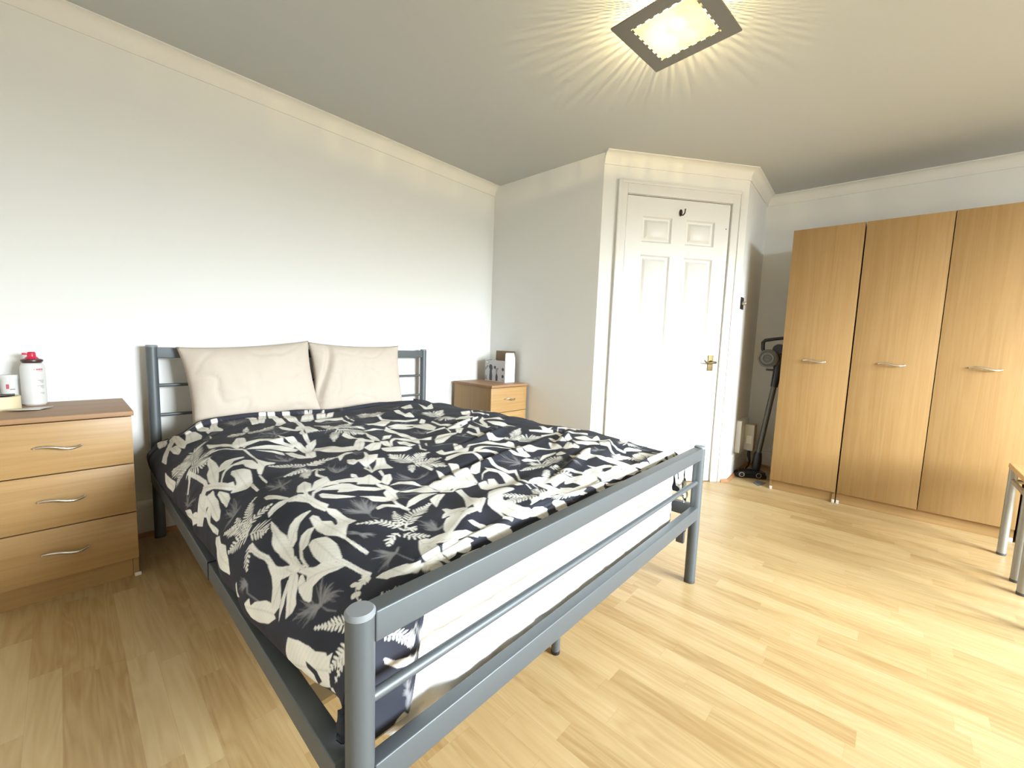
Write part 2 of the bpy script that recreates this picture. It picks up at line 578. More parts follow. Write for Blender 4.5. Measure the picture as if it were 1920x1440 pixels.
b.tube([(0.884, -0.008, 0.890), (0.884, -0.034, 0.890)], 0.011, 'brass')
b.tube([(0.912, -0.030, 0.888), (0.897, -0.040, 0.889), (0.872, -0.042, 0.887), (0.850, -0.040, 0.884), (0.832, -0.042, 0.887), (0.816, -0.044, 0.896), (0.809, -0.046, 0.905)],
       [0.008, 0.010, 0.009, 0.0075, 0.006, 0.005, 0.004], 'brass')
hl = b.build('lever', hp)
for z in (1.74, 0.25):
    b = MB()
    b.tube([(0.1735, -0.004, z - 0.045), (0.1735, -0.004, z + 0.045)], 0.0045, 'gloss', 10)
    for k in range(1, 4):
        b.tube([(0.1735, -0.004, z - 0.045 + 0.0225 * k - 0.001), (0.1735, -0.004, z - 0.045 + 0.0225 * k + 0.001)], 0.0052, 'gloss', 10)
    b.build('hinge', door)
b = MB()
Th = Matrix.Translation((0.569, 0, 1.908))
b.lathe([(0, 0), (0.0125, 0), (0.0115, 0.004), (0, 0.005)], 'bronze', 20, Th @ Matrix.Rotation(math.radians(90), 4, 'X') @ Matrix.Scale(1.9, 4, (0, 1, 0)) @ Matrix.Translation((0, 0, 0.002)))
b.tube([(-0.001, -0.006, -0.004), (-0.001, -0.018, -0.020), (0.004, -0.030, -0.022), (0.010, -0.036, -0.010), (0.012, -0.036, 0.010), (0.013, -0.035, 0.016)], [0.005, 0.0048, 0.0045, 0.0042, 0.004, 0.0052], 'bronze', 12, Th)
ck = b.build('coat_hook', door); ck['label'] = 'dark bronze coat hook'

# ------------------------------------------------------------------ bed frame
bed = thing('bed_frame', 'silver-grey tubular metal double bed frame with low rail foot', 'bed frame')
HB, FB = 0.910, 0.585
BW, BL = 1.4825, 1.957
FROT = 0.0165


def fp(x, y=0.0, z=0.0):
    """point in the foot frame's own direction (it stands very slightly askew)"""
    c, s = math.cos(FROT), math.sin(FROT)
    return Vector((x * c - y * s, -2.0265 + x * s + y * c, z))


def post(mb, x, y, h, r, m='metal'):
    mb.tube([(x, y, 0.012), (x, y, h - 0.010)], r, m, 28)
    mb.lathe([(r * 0.98, 0), (r * 1.04, 0.001), (r * 1.04, 0.006), (r * 0.9, 0.0095), (0, 0.010)], 'cap', 28, Matrix.Translation((x, y, h - 0.010)))
    mb.lathe([(0, 0), (r * 1.02, 0), (r * 1.02, 0.012)], 'darkplastic', 28, Matrix.Translation((x, y, 0)))


for x in (0.0, BW):
    b = MB(); post(b, x, -0.0663, HB, 0.0215); b.build('headboard_post', bed)
for x in (0.0, BW):
    p = fp(x)
    b = MB(); post(b, p.x, p.y, FB, 0.0212); b.build('footboard_post', bed)
# headboard: broad top rail and three rungs
b = MB(); b.box((0.016, -0.078, 0.851), (BW - 0.016, -0.054, 0.899), 'metal', 0.003, 3); b.build('headboard_rail', bed)
for z in (0.724, 0.585, 0.445):
    b = MB(); b.tube([(0.016, -0.066, z), (BW - 0.016, -0.066, z)], 0.0075, 'metal', 14); b.build('headboard_rung', bed)
# footboard
FT = Matrix.Translation((0, -2.0265, 0)) @ Matrix.Rotation(FROT, 4, 'Z')
b = MB(); b.box((0.016, -0.0165, 0.531), (BW - 0.016, 0.0165, 0.580), 'metal', 0.003, 3, FT); b.build('footboard_top_rail', bed)
b = MB(); b.box((0.016, -0.0165, 0.279), (BW - 0.016, 0.0115, 0.331), 'metal', 0.003, 3, FT); b.build('footboard_low_rail', bed)
b = MB(); b.tube([fp(0.016, 0, 0.434), fp(BW - 0.016, 0, 0.434)], 0.0092, 'metal', 20); b.build('footboard_rod', bed)
# side rails: two lengths sleeved into each other halfway
for side, x0, x1 in ((0, -0.026, 0.008), (1, BW - 0.008, BW + 0.026)):
    b = MB(); b.box((x0, -1.995, 0.281), (x1, -1.195, 0.330), 'metal', 0.003, 3); b.build('side_rail', bed)
    b = MB(); b.box((x0 - 0.0015, -1.194, 0.2795), (x1 + 0.0015, -0.090, 0.3315), 'metal', 0.003, 3)
    b.box((x0 - 0.0017, -1.1955, 0.279), (x1 + 0.0017, -1.1925, 0.332), 'black')
    for k in (0, 1):
        b.lathe([(0, 0), (0.006, 0), (0.005, 0.002), (0, 0.0025)], 'black', 12, Matrix.Translation(((x0 + x1) / 2 + 0.006, -1.172 + 0.034 * k, 0.3312)))
    sr = b.build('side_rail', bed)
for y in np.linspace(-1.86, -0.16, 13):
    b = MB(); b.box((0.012, y - 0.03, 0.205), (BW - 0.012, y + 0.03, 0.217), 'slat', 0.003); b.build('slat', bed)
b = MB(); b.box((0.010, -1.982, 0.262), (0.155, -1.976, 0.284), 'darkplastic'); b.build('slat_end_bar', bed)
b = MB(); b.box((BW / 2 - 0.016, -1.95, 0.174), (BW / 2 + 0.016, -0.1, 0.204), 'metal', 0.003); b.build('centre_rail', bed)
for y in (-1.850, -0.75):
    b = MB(); b.tube([(0.747, y, 0.010), (0.747, y, 0.174)], 0.0135, 'metal', 20)
    b.lathe([(0, 0), (0.0142, 0), (0.0142, 0.010)], 'black', 20, Matrix.Translation((0.747, y, 0)))
    b.build('centre_leg', bed)
for x in (0.034, BW - 0.052):
    p = fp(x, 0.03)
    b = MB(); b.box((p.x, p.y - 0.010, 0.175), (p.x + 0.018, p.y + 0.022, 0.276), 'darkplastic', 0.004)
    b.box((p.x - 0.001, p.y - 0.011, 0.226), (p.x + 0.019, p.y + 0.023, 0.230), 'black')
    b.build('rail_clip', bed)
for x in (0.0, BW):
    p = fp(x)
    s = 1 if x > 0.5 else -1
    b = MB(); b.tube([(p.x + s * 0.019, p.y, 0.245), (p.x + s * 0.026, p.y, 0.245)], 0.007, 'satin', 12); b.build('bolt', bed)


# ------------------------------------------------------------------ soft things
def fbm(p, o=3, h=0.9): return noise.fractal(p, h, 2.0, o)


def grid_box(name, lo, hi, rad, nx, ny, nz, disp, m):
    lo, hi = Vector(lo), Vector(hi)
    bm = bmesh.new()
    def face(ax, sgn, na, nb):
        a, c = [(1, 2), (2, 0), (0, 1)][ax]
        g = []
        for i in range(na + 1):
            rowv = []
            for j in range(nb + 1):
                p = Vector((0, 0, 0))
                p[ax] = hi[ax] if sgn > 0 else lo[ax]
                p[a] = lo[a] + (hi[a] - lo[a]) * i / na
                p[c] = lo[c] + (hi[c] - lo[c]) * j / nb
                q = Vector([min(max(p[k], lo[k] + rad), hi[k] - rad) for k in range(3)])
                d = p - q
                if d.length > 1e-9: d.normalize()
                p2 = q + d * rad
                rowv.append(bm.verts.new(p2 + d * disp(p2, d)))
            g.append(rowv)
        for i in range(na):
            for j in range(nb):
                f = (g[i][j], g[i + 1][j], g[i + 1][j + 1], g[i][j + 1])
                bm.faces.new(f if sgn > 0 else f[::-1])
    n = (nx, ny, nz)
    for ax in range(3):
        a, c = [(1, 2), (2, 0), (0, 1)][ax]
        for s in (1, -1): face(ax, s, n[a], n[c])
    bmesh.ops.remove_doubles(bm, verts=bm.verts, dist=1e-5)
    for f in bm.faces: f.smooth = True
    me = bpy.data.meshes.new(name); bm.to_mesh(me); bm.free()
    me.materials.append(M[m])
    o = bpy.data.objects.new(name, me); COL.objects.link(o)
    return o


def matt_disp(p, d):
    w = 0.0
    if d.y < -0.25:
        k = fbm(Vector((p.x * 6 + p.z * 7, 3.1, p.z * 16 - p.x * 3)), 3)
        w = -0.006 * math.exp(-((k) / 0.10) ** 2) + 0.003 * fbm(Vector((p.x * 18, 1.0, p.z * 9)))
        w *= 0.5 + 0.9 * math.exp(-max(0, p.x - 0.15) / 0.5)
    return w * min(1, max(0, (-d.y - 0.25) / 0.6)) + 0.003 * fbm(p * 4)


mattress = grid_box('mattress', (0.088, -1.962, 0.222), (1.425, -0.092, 0.518), 0.045, 150, 60, 40, matt_disp, 'sheet')
for v in mattress.data.vertices:
    k = min(max((-v.co.y - 1.0) / 0.9, 0), 1)
    v.co.y += 0.0165 * v.co.x * k
    if v.co.y < -1.5:                                      # the foot end bulges towards the rail, except under the hanging corner
        a = min(max((v.co.x - 0.172) / 0.04, 0), 1); c = min(max((v.co.x - 1.28) / 0.07, 0), 1)
        t = min(max((0.405 - v.co.z) / 0.075, 0), 1)
        v.co.y -= 0.035 * a * (1 - c) * t * t * (3 - 2 * t)
tag(mattress, 'thick mattress in a white fitted sheet on the bed frame', 'mattress')


def make_pillow(name, w, h, t, seed, fold=0.0):
    nx, nz = 64, 48
    bm = bmesh.new()
    sheets = []
    for s in (1, -1):
        g = []
        for i in range(nx + 1):
            rowv = []
            for j in range(nz + 1):
                a = -1 + 2 * i / nx
                c = -1 + 2 * j / nz
                px = w / 2 * a * (1 - 0.055 * (1 - c * c) + 0.01 * abs(a * c) ** 6)
                pz = h / 2 * c * (1 - 0.075 * (1 - a * a) + 0.015 * abs(a * c) ** 6)
                e_ = max(0.0, (1 - a ** 4) * (1 - c ** 4))
                th = t / 2 * e_ ** 0.55
                k = fbm(Vector((px * 7 + seed, pz * 5, seed * 2.0)), 3)
                th += e_ ** 0.5 * (0.010 * k - 0.006 * math.exp(-(fbm(Vector((px * 5 - pz * 4, seed, pz * 7)), 2) / 0.09) ** 2))
                # crease down the left end of the squashed pillow
                if fold: th -= fold * math.exp(-((px + w * 0.40 - 0.04 * math.sin(pz * 9)) / 0.018) ** 2) * e_ ** 0.3 * (1.0 if s > 0 else 0.0)
                yy = -s * th + 0.018 * (a * a) * 0.6
                rowv.append((px, yy, pz, (i in (0, nx) or j in (0, nz))))
            g.append(rowv)
        sheets.append(g)
    border = {}
    for si, g in enumerate(sheets):
        vv = [[None] * (nz + 1) for _ in range(nx + 1)]
        for i in range(nx + 1):
            for j in range(nz + 1):
                px, yy, pz, bd = g[i][j]
                if bd:
                    if (i, j) not in border: border[(i, j)] = bm.verts.new((px, 0.018 * (-1 + 2 * i / nx) ** 2 * 0.6, pz))
                    vv[i][j] = border[(i, j)]
                else: vv[i][j] = bm.verts.new((px, yy, pz))
        for i in range(nx):
            for j in range(nz):
                f = (vv[i][j], vv[i + 1][j], vv[i + 1][j + 1], vv[i][j + 1])
                bm.faces.new(f if si == 0 else f[::-1])
    for f in bm.faces: f.smooth = True
    me = bpy.data.meshes.new(name); bm.to_mesh(me); bm.free()
    me.materials.append(M['pillow'])
    o = bpy.data.objects.new(name, me); COL.objects.link(o)
    return o


p1 = make_pillow('pillow', 0.585, 0.395, 0.130, 1.3)
p1.location = (0.390, -0.178, 0.735)
p1.rotation_euler = (math.radians(-14), math.radians(-4.5), 0)
tag(p1, 'cream pillow on the left, its top below the bed head rail', 'pillow', 'cream pillows against the bed head')
p2 = make_pillow('pillow', 0.575, 0.415, 0.12, 5.9, 0.03)
p2.location = (0.955, -0.167, 0.733)
p2.rotation_euler = (math.radians(-12), math.radians(1.0), 0)
tag(p2, 'cream pillow on the right, creased and taller than the head rail', 'pillow', 'cream pillows against the bed head')

# ------------------------------------------------------------------ duvet
def sstep(a, c, x):
    t = np.clip((x - a) / (c - a), 0, 1)
    return t * t * (3 - 2 * t)


def build_duvet():
    # nonuniform sampling: finer near the left side and the foot
    def spaced(total, f):
        out_ = [0.0]
        while out_[-1] < total: out_.append(out_[-1] + f(out_[-1]))
        return np.array(out_) * (total / out_[-1])
    SU, SV = 1.93, 2.02
    us = spaced(SU, lambda u: 0.0018 + 0.0018 * min(1, u / 1.2))
    vs = spaced(SV, lambda v: 0.0040 - 0.0022 * min(1, v / 1.7))
    nu, nv = len(us), len(vs)
    y_of = -0.300 - vs                                   # before the foot roll
    YF = -1.945
    # cross sections at a set of stations, resampled by arc length
    X = np.zeros((nv, nu)); Z = np.zeros((nv, nu))
    for j in range(nv):
        y = max(y_of[j], YF)
        bxx = np.interp(-y, [0.25, 0.40, 0.80, 1.60, 1.95], [-0.052, -0.050, -0.034, -0.032, 0.000])
        hx = np.interp(-y, [0.25, 0.57, 1.00, 1.60, 1.75, 1.86, 1.95], [-0.020, -0.016, -0.014, -0.019, -0.008, 0.010, 0.040])
        tz = np.interp(-y, [0.25, 0.5, 1.6, 1.95], [0.570, 0.592, 0.588, 0.575])
        hk = 1 - float(sstep(0.35, 0.95, -y))               # the shoulder slopes more gently at the head end
        body = np.array([(hx, 0.345), (bxx - 0.002, 0.385), (bxx, 0.435), (bxx + 0.022, 0.492), (0.035, 0.540), (0.115, tz - 0.012), (0.25, tz)])
        headp = np.array([(hx, 0.345), (-0.030, 0.374), (-0.036, 0.417), (-0.014, 0.450), (0.019, 0.479), (0.088, 0.539), (0.20, tz - 0.004)])
        cp = np.vstack([body * (1 - hk) + headp * hk, [(0.50, tz + 0.004), (0.75, tz - 0.004),
                       (1.00, tz + 0.004), (1.25, tz), (1.37, tz - 0.012), (1.440, tz - 0.05), (1.466, tz - 0.10), (1.472, tz - 0.15), (1.472, tz - 0.20)]])
        # Catmull-Rom
        pts = []
        for k in range(len(cp) - 1):
            p0, p1_, p2_, p3 = cp[max(k - 1, 0)], cp[k], cp[k + 1], cp[min(k + 2, len(cp) - 1)]
            t = np.linspace(0, 1, 14, endpoint=False)[:, None]
            pts.append(0.5 * ((2 * p1_) + (-p0 + p2_) * t + (2 * p0 - 5 * p1_ + 4 * p2_ - p3) * t ** 2 + (-p0 + 3 * p1_ - 3 * p2_ + p3) * t ** 3))
        pts = np.vstack(pts + [cp[-1:]])
        s = np.concatenate([[0], np.cumsum(np.hypot(*np.diff(pts, axis=0).T))])
        uu = us / SU * s[-1]
        X[j] = np.interp(uu, s, pts[:, 0]); Z[j] = np.interp(uu, s, pts[:, 1])
    Y = np.repeat(np.maximum(y_of, YF)[:, None], nu, 1)
    # foot roll
    R = 0.034
    fl = 0.045 + 0.255 * (1 - sstep(0.115, 0.165, X)) + 0.12 * sstep(1.36, 1.42, X)
    vt = -0.300 - YF
    frac = np.clip((vs - vt) / (SV - vt), 0, 1)[:, None]
    a = frac * fl
    th = np.minimum(a / R, math.pi / 2)
    drop = R * (1 - np.cos(th)) + np.maximum(0, a - R * math.pi / 2)
    Y = Y - R * np.sin(th)
    wgt = np.clip((Z - 0.30) / (0.58 - 0.30), 0, 1)
    Z = Z - drop * wgt
    Y = Y + 0.0165 * X * sstep(1.0, 1.64, vs)[:, None]      # parallel to the foot rail
    # the head edge runs further up the bed at the left, past the pillow
    hd = np.clip(1 - vs / 0.35, 0, 1)[:, None]
    Y = Y + hd * (0.15 * (1 - sstep(0.0, 0.078, X)) + 0.11 * sstep(1.25, 1.33, X))
    # normals of the smooth shape
    def normals(X, Y, Z):
        P = np.stack([X, Y, Z], -1)
        du = np.gradient(P, axis=1); dv = np.gradient(P, axis=0)
        n = np.cross(dv, du); n /= np.linalg.norm(n, axis=-1, keepdims=True) + 1e-12
        return n
    n = normals(X, Y, Z)
    # creases and puffs
    rng = np.random.RandomState(4)
    UU, VV = np.meshgrid(us, vs)
    d = np.zeros_like(X)
    def vnoise(x, y, seed):
        xi = np.floor(x).astype(int); yi = np.floor(y).astype(int)
        fx = x - xi; fy = y - yi
        fx = fx * fx * fx * (fx * (fx * 6 - 15) + 10); fy = fy * fy * fy * (fy * (fy * 6 - 15) + 10)
        def h(i, j):
            k = (i * 374761393 + j * 668265263 + seed * 69069) & 0xffffffff
            k = ((k ^ (k >> 13)) * 1274126177) & 0xffffffff
            return ((k ^ (k >> 16)) & 0xffff) / 32767.5 - 1
        return (h(xi, yi) * (1 - fx) + h(xi + 1, yi) * fx) * (1 - fy) + (h(xi, yi + 1) * (1 - fx) + h(xi + 1, yi + 1) * fx) * fy
    d += 0.0085 * vnoise(UU * 4.2, VV * 5.0, 1)
    # long ridges running across the bed, slightly askew
    w1 = VV * 9.5 + UU * 1.4 + 0.6 * vnoise(UU * 3, VV * 3, 7)
    amp = 0.35 + 0.65 * sstep(0.5, 1.2, UU + 0.25 * VV)
    d += amp * 0.0065 * vnoise(w1, UU * 1.9 + 5, 3)
    w2 = VV * 22 + UU * 6 + 0.8 * vnoise(UU * 5, VV * 5, 9)
    d += amp * 0.0030 * vnoise(w2, UU * 4.0, 5)
    w3 = VV * 16 - UU * 9
    d += 0.0022 * vnoise(w3, UU * 5 + VV * 3, 11)
    # side flap: soft vertical folds
    flap = 1 - sstep(0.12, 0.32, UU)
    d += flap * 0.007 * vnoise(VV * 11, UU * 2.0, 13)
    # a few sharp tucks towards the foot right
    for (u0, v0, ang, ln, am) in ((0.95, 1.30, 0.20, 0.55, 0.012), (1.15, 1.05, 0.30, 0.45, 0.010), (1.35, 0.75, 0.35, 0.40, 0.010), (0.70, 0.60, 0.12, 0.50, 0.006), (1.15, 1.50, 0.25, 0.40, 0.010), (1.45, 1.25, 0.45, 0.30, 0.012), (1.05, 0.35, 0.15, 0.45, 0.007)):
        ca, sa = math.cos(ang), math.sin(ang)
        ss = (UU - u0) * ca - (VV - v0) * sa
        tt = (UU - u0) * sa + (VV - v0) * ca
        env = np.exp(-(ss / ln * 2) ** 2)
        d += am * env * (np.exp(-((tt - 0.012) / 0.020) ** 2) - 0.9 * np.exp(-((tt + 0.016) / 0.012) ** 2))
    # turned-down strip along the head edge
    topm = sstep(0.24, 0.34, UU) * (1 - sstep(1.55, 1.66, UU))
    d += 0.017 * (1 - sstep(0.045, 0.054, VV)) * (0.35 + 0.65 * topm)
    # rounded hems
    d += -0.004 * np.exp(-(UU / 0.012) ** 2) - 0.004 * np.exp(-((SV - VV) / 0.012) ** 2)
    d *= 1 - 0.65 * frac
    P = np.stack([X, Y, Z], -1) + n * d[..., None]
    low = (P[..., 2] < 0.350) & (P[..., 1] < -1.85)         # the corner hangs inside the side rail
    P[..., 0] = np.where(low, np.maximum(P[..., 0], 0.026), P[..., 0])
    colr = duvet_pattern(us, vs, SU, SV)
    # mesh
    me = bpy.data.meshes.new('duvet')
    idx = np.arange(nu * nv).reshape(nv, nu)
    quads = np.stack([idx[:-1, :-1], idx[1:, :-1], idx[1:, 1:], idx[:-1, 1:]], -1).reshape(-1, 4)
    me.vertices.add(nu * nv)
    me.vertices.foreach_set('co', P.reshape(-1).astype(np.float32))
    me.loops.add(quads.size); me.polygons.add(len(quads))
    me.loops.foreach_set('vertex_index', quads.reshape(-1).astype(np.int32))
    me.polygons.foreach_set('loop_start', (np.arange(len(quads)) * 4).astype(np.int32))
    me.polygons.foreach_set('use_smooth', np.ones(len(quads), dtype=bool))
    me.update(calc_edges=True)
    at = me.color_attributes.new('print', 'FLOAT_COLOR', 'POINT')
    rgba = np.ones((nu * nv, 4), np.float32); rgba[:, :3] = colr.reshape(-1, 3)
    at.data.foreach_set('color', rgba.reshape(-1))
    uvm = me.attributes.new('cloth', 'FLOAT_VECTOR', 'POINT')
    uvv = np.zeros((nu * nv, 3), np.float32); uvv[:, 0] = UU.reshape(-1); uvv[:, 1] = VV.reshape(-1)
    uvm.data.foreach_set('vector', uvv.reshape(-1))
    m, t, bb = new_mat('palm_print_cotton')
    an = t.nodes.new('ShaderNodeAttribute'); an.attribute_name = 'print'
    t.links.new(an.outputs['Color'], bb.inputs['Base Color'])
    bb.inputs['Roughness'].default_value = 0.75
    bb.inputs['Specular IOR Level'].default_value = 0.25
    me.materials.append(m)
    o = bpy.data.objects.new('duvet', me); COL.objects.link(o)
    so = o.modifiers.new('thickness', 'SOLIDIFY'); so.thickness = 0.010; so.offset = -1.0
    return o


